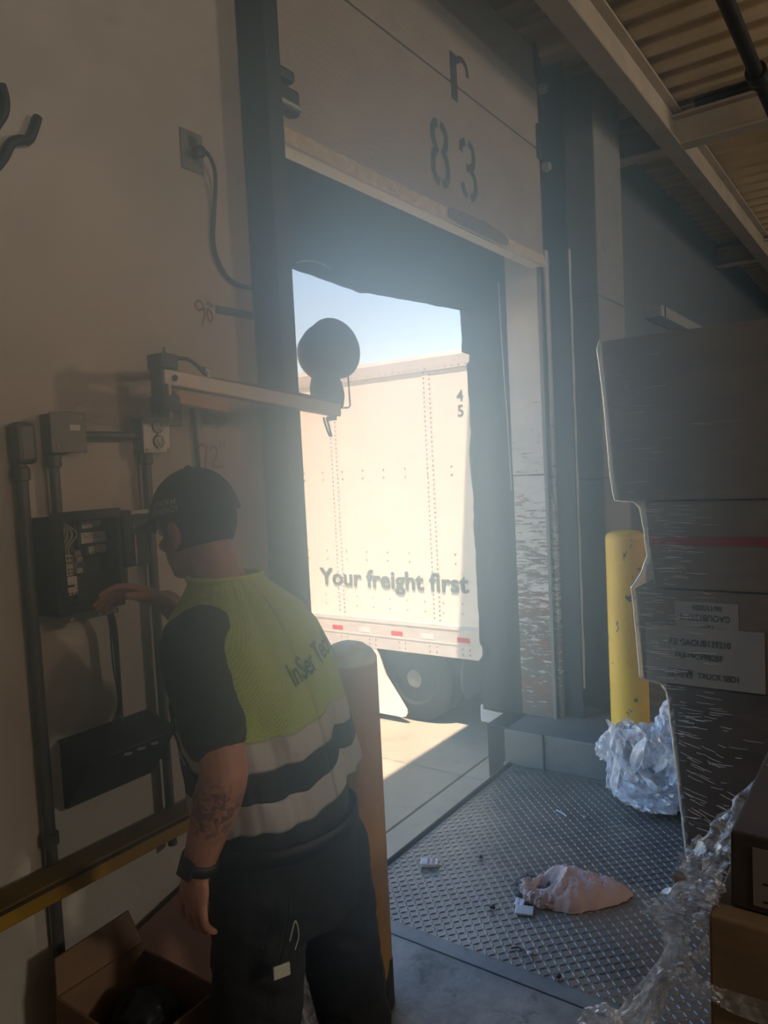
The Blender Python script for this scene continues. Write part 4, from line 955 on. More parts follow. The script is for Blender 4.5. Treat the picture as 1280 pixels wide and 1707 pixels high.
# pink crumpled jacket on the plate
M_PINK = plain('dusty pink quilted cloth', (190, 166, 160), 0.85, 0, 0.14, 12, 0.3, 70)
M_LINING = plain('grey lining cloth', (92, 86, 84), 0.85, 0, 0.3, 20, 0.5, 90)
jk = thing('jacket', (2.77, -0.6, 0), 'crumpled dusty pink jacket lying on the diamond plate', 'jacket')
def rope(pts, rad, seed, wr=0.012, n=12, seg=36):
    P = smoothed(pts, n); N = len(P); rs = smoothed([(x, 0, 0) for x in rad], n); q = MB()
    a = Vector((0, 0, 1))
    for i, p in enumerate(P):
        t = (P[min(i+1, N-1)]-P[max(i-1, 0)]).normalized(); s_ = t.cross(Vector((0, 0, 1))).normalized(); u_ = s_.cross(t)
        for k in range(seg):
            an = 2*PI*k/seg; r_ = rs[i].x
            w_ = wr*fbm(Vector((i*0.16, math.cos(an)*1.1+seed, math.sin(an)*1.1)), 4)+wr*0.55*(1-2*abs(fbm(Vector((i*0.33, math.cos(an)*1.6+seed*2, math.sin(an)*1.6)), 3)))
            pp_ = p+(s_*math.cos(an)*1.12+u_*math.sin(an)*0.95)*(r_+w_)
            if pp_.z < 0.004: pp_.z = 0.004
            q.v.append(pp_)
    for i in range(N-1):
        for k in range(seg):
            k2 = (k+1) % seg; q.f.append((i*seg+k, i*seg+k2, (i+1)*seg+k2, (i+1)*seg+k))
    q.f.append(tuple(reversed(range(seg)))); q.f.append(tuple((N-1)*seg+k for k in range(seg)))
    return q
JA = Vector((0.50, -0.866, 0)); JB = Vector((0.866, 0.50, 0)); JC = Vector((2.800, -0.628, 0.052))
CV = Vector((-0.115, 0.005, 0))                                   # the hollow of the hood, in jacket coordinates
def lump(u, v):
    a = 2*PI*u; r_ = v
    ox = 0.205*(1+0.10*fbm(Vector((math.cos(a)*1.6, math.sin(a)*1.6, 4.0)), 3)+0.05*fbm(Vector((math.cos(a)*6, math.sin(a)*6, 1.0)), 3))
    oy = 0.118*(1+0.14*fbm(Vector((math.cos(a)*1.6, math.sin(a)*1.6, 8.0)), 3)+0.06*fbm(Vector((math.cos(a)*6, math.sin(a)*6, 2.0)), 3))
    x = ox*math.cos(a)*r_; y = oy*math.sin(a)*r_*(1-0.42*max(0, math.cos(a)*r_))
    dd = math.hypot(x-CV.x, (y-CV.y)*1.15); lf = 1/(1+math.exp((x+0.01)/0.02))
    dome = (1-r_**2.6)**0.55
    h = 0.088*dome*(1-0.25*max(0, x/0.2))
    sx_ = x*34+2.2*fbm(Vector((x*9, y*11, 3)), 3)+y*9; sl_ = dd*52+2.6*fbm(Vector((x*12, y*12, 6)), 3)
    rid = (1-lf)*(abs(math.sin(sx_))**0.7)+lf*(abs(math.sin(sl_))**0.7)
    h += dome*(0.017*(rid-0.5)+0.010*fbm(Vector((x*16, y*16, 1)), 4)+0.006*(1-2*abs(fbm(Vector((x*28, y*40, 5)), 3))))
    h *= 1-0.93*math.exp(-(dd/0.054)**3)
    h += 0.016*math.exp(-((dd-0.078)/0.018)**2)*dome
    w = JC+JA*x+JB*y; w.z = 0.004+max(h, 0.0) if r_ < 1 else 0.004; return w
q = MB(); q.grid(lambda u, v: lump(u, 1-v*0.995), 150, 60, True).build('body', M_PINK, jk, smooth=75)
def jc(x, y, z): 
    w = JC+JA*x+JB*y; w.z = z; return w
arc_ = [jc(CV.x+0.088*math.cos(math.radians(t_)), CV.y+0.080*math.sin(math.radians(t_)), 0.048+0.022*math.sin(math.radians(t_*0.7+80))) for t_ in range(150, 345, 22)]
rope(arc_, [0.010, 0.018, 0.023, 0.026, 0.027, 0.026, 0.022, 0.016, 0.010], 3.0, 0.011).build('folded_hood', M_PINK, jk, smooth=75)
q = MB(); q.grid(lambda u, v: jc(CV.x+0.050*(u*2-1), CV.y+0.046*(v*2-1), 0.022+0.016*fbm(Vector((u*4, v*4, 2)), 4)+0.03*((u-.5)**2+(v-.5)**2)), 20, 20).build('lining', M_LINING, jk, smooth=75, solid=0.003)
rope([jc(-0.175, 0.075, 0.030), jc(-0.205, 0.045, 0.026), jc(-0.212, 0.005, 0.018), jc(-0.20, -0.03, 0.012)], [0.024, 0.028, 0.024, 0.014], 9.0, 0.014).build('cuff', M_LINING, jk, smooth=70)
# litter
M_PKW = plain('white packet', (196, 192, 190), 0.5, 0, 0.15, 30, 0.3)
M_PKP = plain('pinkish packet print', (150, 96, 100), 0.5, 0, 0.25, 30)
def packet(loc, a, hx, hy, hz, label, ma, extra=True):
    t = thing('packet', loc, label, 'packet', 'small packets on the plate'); ca, sa = math.cos(a), math.sin(a)
    MB().obox((loc[0], loc[1], loc[2]+hz+0.003), (ca, sa, 0), (-sa, ca, 0), (0, 0, 1), hx, hy, hz).build('wrapper', ma, t, bevel=min(hz*0.8, 0.004))
    if extra:
        for k in (-0.45, 0.1):
            MB().obox((loc[0]-sa*hy*k, loc[1]+ca*hy*k, loc[2]+2*hz+0.0035), (ca, sa, 0), (-sa, ca, 0), (0, 0, 1), hx*0.8, hy*0.13, 0.0006).build('printed_band', M_PKP, t)
    return t
packet((2.70, 0.015, 0.003), 0.5, 0.028, 0.040, 0.008, 'small crushed pink and white packet near the outer lip of the plate', M_PKW)
packet((2.590, -0.492, 0.003), 0.35, 0.030, 0.036, 0.004, 'small flat white packet on the plate in front of the pink jacket', M_PKW, False)
tag(MB().grid(lambda u, v: (2.615+0.05*u-0.015*v, -0.435-0.045*v+0.01*u, 0.006+0.012*u*v+0.004*fbm(Vector((u*5, v*5, 1)))), 6, 6).build('paper_scrap', M_PKW, smooth=60, solid=0.0012), 'torn pale paper scrap tucked against the pink jacket', 'paper')
def crumb(x, y, r, label, ma, seed): tag(crumple((x, y, r*0.8+0.003), (r, r*1.1, r*0.8), seed, 0.3, 2).build('debris_lump', ma, smooth=60), label, 'debris', 'bits of debris on the plate')
crumb(2.545, -0.375, 0.012, 'black lump of dirt on the plate left of the jacket', M_CABLE, 1)
crumb(2.86, -0.155, 0.010, 'flat black dirt spot on the plate toward the yard', M_CABLE, 2)
crumb(2.36, -0.62, 0.011, 'white pebble near the inner edge of the plate', M_PKW, 3)
crumb(2.30, -0.75, 0.010, 'brown crumb on the inner edge strip of the plate', M_CARD, 4)
crumb(3.45, -0.42, 0.008, 'pale crumb on the plate near the grey curb', M_PKW, 5)
tag(MB().tube(smoothed([(2.36, -0.545, 0.006), (2.375, -0.57, 0.008), (2.365, -0.60, 0.006)]), 0.003, 6).build('twig', M_CARD, smooth=60), 'thin brown twig on the plate near the white pebble', 'twig')
tag(MB().tube(smoothed([(3.46, -0.27, 0.005), (3.44, -0.31, 0.006), (3.42, -0.34, 0.005)]), 0.004, 6).build('white_strip', M_PKW, smooth=60), 'thin white strip lying on the plate by the curb', 'paper')
tag(MB().grid(lambda u, v: (5.60+0.16*u+0.05*v, 1.40+0.1*v-0.03*u, -1.19+0.02*math.sin(u*5)*v), 8, 5).build('dry_leaf_litter', M_CARD, smooth=60, solid=0.003), 'dry brown leaf scrap on the yard concrete', 'debris')
# flattened cardboard, a low carton and a dark bag at the foot of the left wall
cbs = thing('cardboard_sheet', (1.25, -0.10, 0), 'flattened reddish cardboard sheet leaning on the left wall behind the man', 'cardboard', 'cardboard by the left wall')
q = MB(); q.add([(1.115, -0.20, 0.002), (1.56, -0.20, 0.002), (1.56, -0.030, 0.66), (1.10, -0.030, 0.545), (1.00, -0.060, 0.45), (1.00, -0.10, 0.30), (1.115, -0.13, 0.25)], [(0, 1, 2, 3, 4, 5, 6)]); q.build('sheet', m_card('reddish cardboard', (92, 62, 48), (108, 76, 58)), cbs, solid=0.006)
cb2 = thing('carton', (0.98, -0.30, 0), 'low open brown carton on the floor under the yellow guard rail', 'box', 'cardboard by the left wall')
M_CARD3 = m_card('dull carton board', (112, 84, 62), (130, 100, 74))
x0, x1, y0, y1 = 0.86, 1.10, -0.44, -0.16
for nm, bx in (('side_panel', (x0, x0+.006, y0, y1, 0, 0.62)), ('side_panel', (x1-.006, x1, y0, y1, 0, 0.60)), ('end_panel', (x0+.006, x1-.006, y1-.006, y1, 0, 0.62)), ('end_panel', (x0+.006, x1-.006, y0, y0+.006, 0, 0.60)), ('bottom_panel', (x0+.006, x1-.006, y0+.006, y1-.006, 0.001, 0.007))):
    MB().box(*bx).build(nm, M_CARD3, cb2)
MB().prism([(x0+.005, y1, 0.618), (x1-.005, y1, 0.618), (x1-.02, -0.135, 0.70), (x0+.02, -0.135, 0.69)], (0, 0.005, 0)).build('flap', M_CARD3, cb2)
tag(crumple((0.98, -0.32, 0.56), (0.065, 0.085, 0.06), 21.0, 0.35, 4).build('black_bag', M_RUBBER, smooth=60), 'crumpled black plastic bag lying in the low carton', 'bag')

# ---------------------------------------------------------------- the man at the panel
M_SKIN = None
def m_skin():
    t = NT('skin'); c = t.ramp(t.noise(16, 4, 0.6), [(0.3, lin((150, 104, 84))), (0.7, lin((178, 130, 106)))])
    # dark tattoo on the left forearm
    vm = t.n('ShaderNodeVectorMath', operation='DISTANCE'); t.l(t.coord(), vm.inputs[0]); vm.inputs[1].default_value = TATTOO
    ring = t.ramp(vm.outputs['Value'], [(0.0, (1, 1, 1)), (0.055, (0.9, 0.9, 0.9)), (0.075, (0, 0, 0))])
    ink = t.math('MULTIPLY', ring, t.ramp(t.noise(38, 3, 0.6, dist=1.5), [(0.47, (0, 0, 0)), (0.55, (1, 1, 1))]))
    t.set(Base_Color=t.mix(t.math('MULTIPLY', ink, 0.75), c, lin((58, 54, 56))), Roughness=0.5)
    t.b.inputs['Subsurface Weight'].default_value = 0.06; t.b.inputs['Subsurface Radius'].default_value = (0.01, 0.004, 0.002)
    t.bump(t.noise(120, 3), 0.08, 0.001); return t.m
def chain(q, pts, rs, seg=16, sub=5):
    """tapering limb with rounded ends"""
    P = [Vector(p) for p in pts]; n = len(P)
    F = []; Rr = []
    for i in range(n-1):
        for k in range(sub):
            f_ = k/sub; F.append(P[i].lerp(P[i+1], f_)); Rr.append(rs[i]+(rs[i+1]-rs[i])*f_)
    F.append(P[-1]); Rr.append(rs[-1])
    for _ in range(2):
        G = F[:]; 
        for i in range(1, len(F)-1): G[i] = F[i]*0.6+(F[i-1]+F[i+1])*0.2
        F = G
    d0 = (F[0]-F[1]).normalized(); d1 = (F[-1]-F[-2]).normalized(); r0, r1 = Rr[0], Rr[-1]
    pre = [(F[0]+d0*r0*math.sin(a), r0*math.cos(a)) for a in (1.45, 1.1, 0.6)]
    post = [(F[-1]+d1*r1*math.sin(a), r1*math.cos(a)) for a in (0.6, 1.1, 1.45)]
    q.tube([p for p, _ in pre]+F+[p for p, _ in post], [r for _, r in pre]+Rr+[r for _, r in post], seg); return q
def loft(q, secs, seg=32, ex=2.0):
    o = len(q.v); n = len(secs)
    for (z, cx_, cy_, rx, ry) in secs:
        for k in range(seg):
            a = 2*PI*k/seg; c, s = math.cos(a), math.sin(a)
            q.v.append(Vector((cx_+rx*math.copysign(abs(c)**(2/ex), c), cy_+ry*math.copysign(abs(s)**(2/ex), s), z)))
    for i in range(n-1):
        for k in range(seg):
            k2 = (k+1) % seg; q.f.append((o+i*seg+k, o+i*seg+k2, o+(i+1)*seg+k2, o+(i+1)*seg+k))
    q.f.append(tuple(o+k for k in reversed(range(seg)))); q.f.append(tuple(o+(n-1)*seg+k for k in range(seg))); return q
def fuse(q, name, mat, parent, voxel, it=6, disp=None):
    o = q.build('fuse_source', mat, None, origin=(0, 0, 0))
    md = o.modifiers.new('r', 'REMESH'); md.mode = 'VOXEL'; md.voxel_size = voxel
    if it: ms = o.modifiers.new('s', 'SMOOTH'); ms.iterations = it; ms.factor = 0.5
    dg = bpy.context.evaluated_depsgraph_get(); me = bpy.data.meshes.new_from_object(o.evaluated_get(dg))
    bpy.data.objects.remove(o)
    off = wloc(parent); ns = [v.normal.copy() for v in me.vertices]
    for v, n_ in zip(me.vertices, ns):
        p = v.co.copy()
        if disp: p = p+n_*disp(p)
        v.co = p-off
    for p in me.polygons: p.use_smooth = True
    me.name = name; ob_ = bpy.data.objects.new(name, me); COL.objects.link(ob_); ob_.parent = parent
    if not me.materials: me.materials.append(mat)
    return ob_
man = thing('person', (1.19, -0.58, 0), 'man in a dark cap and lime safety vest reaching into the electrical panel', 'person')
HC_ = Vector((1.172, -0.375, 1.662))
hf = Vector((-0.05, 0.96, -0.24)).normalized(); hr = hf.cross(Vector((0, 0, 1))).normalized(); hu = hr.cross(hf)
def hp_(r, f, u): return HC_+hr*r+hf*f+hu*u
SHL, ELL, WRL = Vector((1.005, -0.525, 1.430)), Vector((0.972, -0.650, 1.205)), Vector((0.940, -0.585, 1.005))
SHR, ELR, WRR = Vector((1.350, -0.475, 1.430)), Vector((1.360, -0.290, 1.275)), Vector((1.175, -0.245, 1.475))
TATTOO = tuple(ELL.lerp(WRL, 0.35)+Vector((-0.035, -0.035, 0))-Vector((1.19, -0.58, 0)))
M_SKIN = m_skin()
body = MB()
loft(body, [(0.90, 1.19, -0.60, .15, .105), (1.0, 1.19, -0.60, .155, .11), (1.12, 1.19, -0.59, .15, .105), (1.28, 1.19, -0.555, .165, .11), (1.38, 1.19, -0.52, .17, .105), (1.45, 1.188, -0.49, .14, .085), (1.50, 1.185, -0.462, .085, .068), (1.52, 1.184, -0.455, .06, .06)])
chain(body, [(1.184, -0.462, 1.48), (1.178, -0.42, 1.56), hp_(0, -0.02, -0.02)], [0.066, 0.058, 0.056])
body.ball(hp_(0, -0.008, 0.022), (0.077, 0.096, 0.100), 24, 16, (hr, hf, hu))
body.ball(hp_(0, 0.030, -0.055), (0.060, 0.066, 0.066), 20, 14, (hr, hf, hu))
body.ball(hp_(0, 0.078, -0.088), (0.028, 0.022, 0.020), 14, 10, (hr, hf, hu))                    # chin
chain(body, [hp_(0, 0.092, 0.012), hp_(0, 0.107, -0.020), hp_(0, 0.100, -0.028)], [0.009, 0.0115, 0.0105], 10)  # nose
for s_ in (-1, 1):
    body.ball(hp_(0.030*s_, 0.086, 0.026), (0.022, 0.012, 0.008), 12, 8, (hr, hf, hu))           # brow
    body.ball(hp_(0.046*s_, 0.064, -0.024), (0.020, 0.012, 0.016), 12, 8, (hr, hf, hu))          # cheek
    body.ball(hp_(0.014*s_, 0.100, -0.030), (0.009, 0.009, 0.008), 10, 8, (hr, hf, hu))          # nostril side
    e = hp_(0.079*s_, -0.008, -0.012)
    body.ball(e, (0.010, 0.020, 0.032), 14, 10, ((hr*s_+hf*-0.4).normalized(), hf, hu))          # ear
    body.ball(e+hu*-0.024+hf*0.004, (0.008, 0.010, 0.011), 10, 8, (hr, hf, hu))
body.ball(hp_(0, 0.093, -0.053), (0.026, 0.012, 0.006), 12, 8, (hr, hf, hu)); body.ball(hp_(0, 0.092, -0.064), (0.022, 0.012, 0.007), 12, 8, (hr, hf, hu))
chain(body, [SHL+Vector((0.05, 0, 0)), SHL, ELL, ELL.lerp(WRL, 0.3), WRL], [0.062, 0.060, 0.047, 0.049, 0.031])
chain(body, [SHR-Vector((0.05, 0, 0)), SHR, ELR, ELR.lerp(WRR, 0.3), WRR], [0.062, 0.060, 0.044, 0.046, 0.030])
def hand(q, wr, d, palm_n, side, curls, spread, thumb):
    """d: along the hand, palm_n: out of the palm, side: towards the thumb"""
    d = Vector(d).normalized(); side = Vector(side); side = (side-d*side.dot(d)).normalized(); pn = d.cross(side).normalized()
    if pn.dot(Vector(palm_n)) < 0: pn = -pn
    pc = wr+d*0.050
    q.ball(pc, (0.054, 0.042, 0.018), 18, 12, (d, side, pn)); q.ball(wr+d*0.012, (0.032, 0.030, 0.022), 14, 10, (d, side, pn))
    Ls = (0.040, 0.046, 0.043, 0.033); nails = []
    for i in range(4):
        off = 0.033-0.0225*i
        p = pc+d*(0.040-0.004*abs(i-1.3))+side*off
        dd = (d+side*spread*(1.5-i)).normalized(); pts = [p-dd*0.016, p]; cu = curls[i]
        for k, L in enumerate((Ls[i], Ls[i]*0.66, Ls[i]*0.52)):
            a = cu*(0.55, 1.0, 0.7)[k]
            dd = (dd*math.cos(a)+pn*math.sin(a)).normalized(); p = p+dd*L; pts.append(p)
        chain(q, pts, [0.0095, 0.0098, 0.0090, 0.0082, 0.0070], 10, 3)
    p = wr+d*0.020+side*0.026; t1_ = (d*thumb[0]+side*thumb[1]+pn*thumb[2]).normalized(); t2 = (t1_+d*0.5+pn*0.35).normalized(); t3 = (t2+d*0.4).normalized()
    chain(q, [p-side*0.01, p+t1_*0.040, p+t1_*0.040+t2*0.032, p+t1_*0.040+t2*0.032+t3*0.024], [0.017, 0.0125, 0.0105, 0.0085], 10, 3)
hand(body, WRR, (-0.66, 0.46, 0.36), (-0.3, 0.1, -0.9), (-0.3, -0.75, 0.35), (0.55, 0.75, 0.8, 0.85), 0.10, (0.75, 0.55, 0.35))
hand(body, WRL, (0.0, 0.28, -0.95), (1, 0, 0), (0.1, 0.95, 0.25), (0.28, 0.34, 0.40, 0.46), 0.07, (0.8, 0.5, 0.3))
for hx, kx, ax, fx in ((1.095, 1.055, 1.045, 1.03), (1.285, 1.365, 1.40, 1.43)):
    chain(body, [(hx, -0.60, 0.92), (kx, -0.575, 0.50), (ax, -0.63, 0.12), (fx, -0.50, 0.05)], [0.085, 0.058, 0.040, 0.036])
fuse(body, 'body', M_SKIN, man, 0.0040, 4)
M_EYE = plain('eye white', (220, 216, 210), 0.2, 0, 0.03, 5, 0)
for s_ in (-1, 1):
    ey = MB().ball(hp_(0.030*s_, 0.080, 0.012), 0.0118, 14, 10).build('eye', M_EYE, man, smooth=80)
    MB().ball(hp_(0.030*s_, 0.0875, 0.012), 0.0052, 10, 8).build('iris', M_CABLE, ey, smooth=80)
# hair: short dark shell at the back and sides below the cap
M_HAIR = plain('short dark hair', (30, 27, 25), 0.85, 0, 0.4, 60, 0.8, 220)
q = MB()
def hairf(u, v):
    a = math.radians(-200)+math.radians(220)*u      # from the right temple round the back to the left temple
    lat = math.radians(-42+72*v)
    r_, f_, u_ = math.cos(lat)*math.cos(a), math.cos(lat)*math.sin(a), math.sin(lat)
    k = 1.045+0.012*fbm(Vector((u*40, v*20, 0)))
    return hp_(0.077*r_*k, -0.008+0.096*f_*k, 0.022+0.100*u_*k)
q.grid(hairf, 60, 24); q.build('hair', M_HAIR, man, smooth=80, solid=0.004)
# cap
M_CAPF = plain('dark navy cap cloth', (34, 38, 46), 0.8, 0, 0.15, 20, 0.35, 260)
M_WHITEPRINT = plain('white print', (206, 206, 204), 0.7, 0, 0.05, 20, 0)
cf = (hf+hu*0.10).normalized(); cr_ = hr; cu_ = cr_.cross(cf)
CC = HC_+hu*0.030-hf*0.008
def crown(a, lat, k=1.0):
    r_, f_, u_ = math.cos(lat)*math.cos(a), math.cos(lat)*math.sin(a), math.sin(lat)
    rx, ry, rz = 0.0885, 0.1105, 0.108
    bulge = 1+0.03*max(0, f_)*math.sin(2*lat)
    seamd = 0.0012*abs(math.sin(3*(a-PI/6)))**0.3
    return CC+cr_*(rx*r_*bulge*k)+cf*(ry*f_*bulge*k)+cu_*(rz*u_*k)+(cr_*r_+cf*f_+cu_*u_)*seamd
cap = MB().grid(lambda u, v: crown(2*PI*u, math.radians(-1+90.4*v)), 72, 26, True).build('cap', M_CAPF, man, smooth=80, solid=0.0025)
MB().ball(crown(0, PI/2)+cu_*0.002, (0.008, 0.008, 0.005), 12, 8, (cr_, cf, cu_)).build('button', M_CAPF, cap, smooth=80)
q = MB()
def brim(u, v):
    s_ = u*2-1; a = PI/2+s_*math.radians(62)
    p = crown(a, math.radians(1)); out = (cr_*math.cos(a)*0.55+cf*(0.75+0.25*math.sin(a))).normalized()
    L = 0.072*math.sqrt(max(0.0, 1-abs(s_)**2.4))
    return p+out*(L*v)-cu_*(0.020*s_*s_*v+0.012*v*v)
q.grid(brim, 28, 10); q.build('brim', M_CAPF, cap, smooth=80, solid=0.004)
q = MB(); q.grid(lambda u, v: crown(-PI/2+(u-.5)*1.1, math.radians(-3+8*v), 1.02), 16, 3); q.build('back_strap', M_CAPF, cap, smooth=70, solid=0.004)
MB().ball(crown(-PI/2+0.10, math.radians(2), 1.03), (0.008, 0.006, 0.007), 10, 8).build('strap_knob', M_CAPF, cap, smooth=70)
def cap_word(txt, size, a0, lat0):
    fn_ = lambda u, v, w: crown(a0+u/0.100, math.radians(lat0)+v/0.108, 1.021+w)
    return text_mb(txt, size, fn_, 0, 0.0003, 'LEFT').build('printed_word', M_WHITEPRINT, cap)
A0 = math.radians(161)
cap_word('PHORM', 0.0185, A0, 13.0); cap_word('ENERGY', 0.0185, A0, 4.0)
q = MB()
for k in (0, 1): ribbon(q, [(0, 0.0), (0.004+0.002*k, 0.030-0.008*k)], 0.0035, lambda u, v: crown(A0-0.16+(u+0.007*k)/0.1, math.radians(5)+v/0.108, 1.021))
q.build('printed_mark', M_WHITEPRINT, cap)
# shirt, trousers, boots, belt
M_SHIRT = plain('dark grey work shirt', (44, 47, 52), 0.85, 0, 0.2, 16, 0.3, 160)
M_PANTS = plain('black work trousers', (24, 25, 27), 0.85, 0, 0.25, 14, 0.4, 140)
M_BOOT = plain('black boots', (24, 22, 21), 0.55, 0, 0.2, 16, 0.2)
wrk = lambda amp, kz=9, kx=14: (lambda p: amp*fbm(Vector((p.x*kx, p.y*kx, p.z*kz)), 4)+amp*0.7*(1-2*abs(fbm(Vector((p.x*kx*0.7+3, p.y*kx*0.7, p.z*kz*1.8+p.x*6)), 3))))
q = MB()
SH = [(0.93, 1.18, -0.60, .170, .128), (1.05, 1.18, -0.60, .166, .126), (1.15, 1.18, -0.585, .168, .126), (1.28, 1.18, -0.555, .180, .130), (1.38, 1.18, -0.52, .184, .124), (1.45, 1.183, -0.49, .150, .102), (1.495, 1.185, -0.465, .100, .084), (1.535, 1.182, -0.447, .072, .070)]
loft(q, SH)
chain(q, [SHL+Vector((0.06, 0.01, 0.005)), SHL, SHL.lerp(ELL, 0.4), SHL.lerp(ELL, 0.70)], [0.072, 0.068, 0.064, 0.065])
chain(q, [SHR-Vector((0.06, 0.01, -0.005)), SHR, SHR.lerp(ELR, 0.6), ELR.lerp(SHR, 0.12)], [0.072, 0.070, 0.062, 0.060])
fuse(q, 'shirt', M_SHIRT, man, 0.0075, 6, wrk(0.0045))
q = MB()
loft(q, [(0.80, 1.18, -0.605, .178, .130), (0.93, 1.18, -0.605, .180, .136), (1.02, 1.18, -0.60, .172, .132)])
chain(q, [(1.095, -0.605, 0.90), (1.055, -0.580, 0.50), (1.045, -0.63, 0.10)], [0.112, 0.088, 0.076])
chain(q, [(1.285, -0.605, 0.90), (1.365, -0.600, 0.50), (1.40, -0.64, 0.10)], [0.112, 0.090, 0.078])
fuse(q, 'trousers', M_PANTS, man, 0.0085, 5, wrk(0.006, 7, 9))
for ax, fx in ((1.045, 1.03), (1.40, 1.43)):
    q = MB(); chain(q, [(ax, -0.645, 0.19), (ax, -0.645, 0.06)], [0.058, 0.058]); chain(q, [(ax, -0.66, 0.050), (fx, -0.54, 0.050), (fx, -0.45, 0.040)], [0.050, 0.052, 0.038])
    q.box(ax-0.045, ax+0.045, -0.705, -0.55, 0.001, 0.03); q.box(fx-0.046, fx+0.046, -0.60, -0.43, 0.001, 0.025)
    fuse(q, 'boot', M_BOOT, man, 0.006, 5)
q = MB(); q.grid(lambda u, v: (1.18+0.184*math.cos(2*PI*u), -0.603+0.142*math.sin(2*PI*u), 0.985+0.036*v), 64, 2, True); q.build('belt', M_BOOT, man, smooth=60, solid=0.004)
# safety vest: lime mesh, with silver and dark bands at the foot
def m_vest():
    t = NT('lime mesh vest'); c = t.ramp(t.noise(7, 4), [(0.3, lin((190, 212, 104))), (0.7, lin((216, 234, 136)))])
    t.set(Base_Color=c, Roughness=0.8)
    sx = t.n('ShaderNodeSeparateXYZ'); t.l(t.coord(), sx.inputs[0])
    a = t.math('ADD', sx.outputs[0], t.math('MULTIPLY', sx.outputs[1], 0.6)); k = 2*PI/0.0062
    h1 = t.math('MULTIPLY', t.math('SINE', t.math('MULTIPLY', a, k)), t.math('SINE', t.math('MULTIPLY', sx.outputs[2], k)))
    hole = t.ramp(h1, [(0.42, (0, 0, 0)), (0.6, (1, 1, 1))])
    tl_ = t.n('ShaderNodeBsdfTranslucent'); tl_.inputs[0].default_value = lin((190, 226, 84))
    mx = t.n('ShaderNodeMixShader'); mx.inputs[0].default_value = 0.40; t.l(t.b.outputs[0], mx.inputs[1]); t.l(tl_.outputs[0], mx.inputs[2])
    tp = t.n('ShaderNodeBsdfTransparent'); m2 = t.n('ShaderNodeMixShader'); t.l(t.math('MULTIPLY', hole, 0.75), m2.inputs[0]); t.l(mx.outputs[0], m2.inputs[1]); t.l(tp.outputs[0], m2.inputs[2])
    t.l(m2.outputs[0], t.o.inputs['Surface']); return t.m
M_VEST = m_vest()
M_VESTSOLID = plain('lime vest binding', (186, 212, 74), 0.8, 0, 0.1, 20, 0.2)
M_SILVER = plain('silver reflective band', (166, 168, 168), 0.5, 0.1, 0.1, 12, 0.15, 90)
M_VDARK = plain('black vest band', (34, 36, 40), 0.85, 0, 0.15, 20, 0.2)
M_MARKB = plain('black marker ink', (48, 62, 44), 0.8, 0, 0.2, 30, 0)
VS_ = [(0.98, 1.172, -0.590, .198, .166), (1.10, 1.172, -0.587, .195, .164), (1.22, 1.173, -0.566, .194, .160), (1.34, 1.176, -0.530, .198, .154), (1.42, 1.180, -0.500, .194, .136), (1.470, 1.184, -0.485, .165, .112), (1.505, 1.186, -0.468, .120, .094), (1.535, 1.183, -0.455, .086, .080), (1.550, 1.182, -0.450, .083, .078)]
def vsec(z):
    for s0, s1 in zip(VS_, VS_[1:]):
        if z <= s1[0]:
            f_ = (z-s0[0])/(s1[0]-s0[0]); f_ = max(0, f_); return [a+(b-a)*f_ for a, b in zip(s0, s1)]
    return list(VS_[-1])
def vpt(u, z, grow=0.0):
    a = -PI/2+2*PI*u                      # u = 0 at the middle of the back
    _, cx_, cy_, rx, ry = vsec(z); c, s = math.cos(a), math.sin(a); e = 2/2.35
    loose = max(0.0, min(1.0, (1.45-z)/0.3))
    fold = 0.009*loose*math.sin(a*7+z*5+1.0)*(0.5+0.5*math.sin(z*9+a*2))+0.010*loose*fbm(Vector((math.cos(a)*2.6, math.sin(a)*2.6, z*2.4)), 3)+0.004*fbm(Vector((math.cos(a)*8, math.sin(a)*8, z*9)), 3)
    rx += fold+grow; ry += fold+grow
    dz = 0.035*c*loose+0.02*loose*fbm(Vector((c*2, s*2, 7)), 2)
    return Vector((cx_+rx*math.copysign(abs(c)**e, c), cy_+ry*math.copysign(abs(s)**e, s), z+dz))
NU = 168
def vest_piece(z0, z1, nv, hole=True):
    q = MB(); pts = [[vpt(i/NU, z0+(z1-z0)*j/nv) for i in range(NU+1)] for j in range(nv+1)]; idx = {}
    def vid(i, j):
        if (i, j) not in idx: idx[(i, j)] = len(q.v); q.v.append(pts[j][i])
        return idx[(i, j)]
    for j in range(nv):
        zc = z0+(z1-z0)*(j+.5)/nv; _, cx_, cy_, rx, ry = vsec(zc)
        for i in range(NU):
            m_ = (pts[j][i]+pts[j+1][i+1])/2; u = (i+.5)/NU
            if abs(u-0.5) < 0.012+0.06*max(0, (zc-1.25)/0.3): continue                      # front opening
            if hole and abs(m_.x-cx_) > 0.40*rx and ((m_.y-(cy_+0.012))/0.098)**2+((zc-1.335)/0.135)**2 < 1: continue
            q.f.append((vid(i, j), vid(i+1, j), vid(i+1, j+1), vid(i, j+1)))
    return q
vm_ = vest_piece(1.255, 1.55, 66); vest = vm_.build('vest', M_VEST, man, smooth=80, solid=0.0012)
vest_piece(1.203, 1.256, 10, False).build('reflective_band', M_SILVER, vest, smooth=80, solid=0.002)
vest_piece(1.148, 1.204, 10, False).build('dark_band', M_VDARK, vest, smooth=80, solid=0.002)
vest_piece(1.090, 1.149, 10, False).build('reflective_band', M_SILVER, vest, smooth=80, solid=0.002)
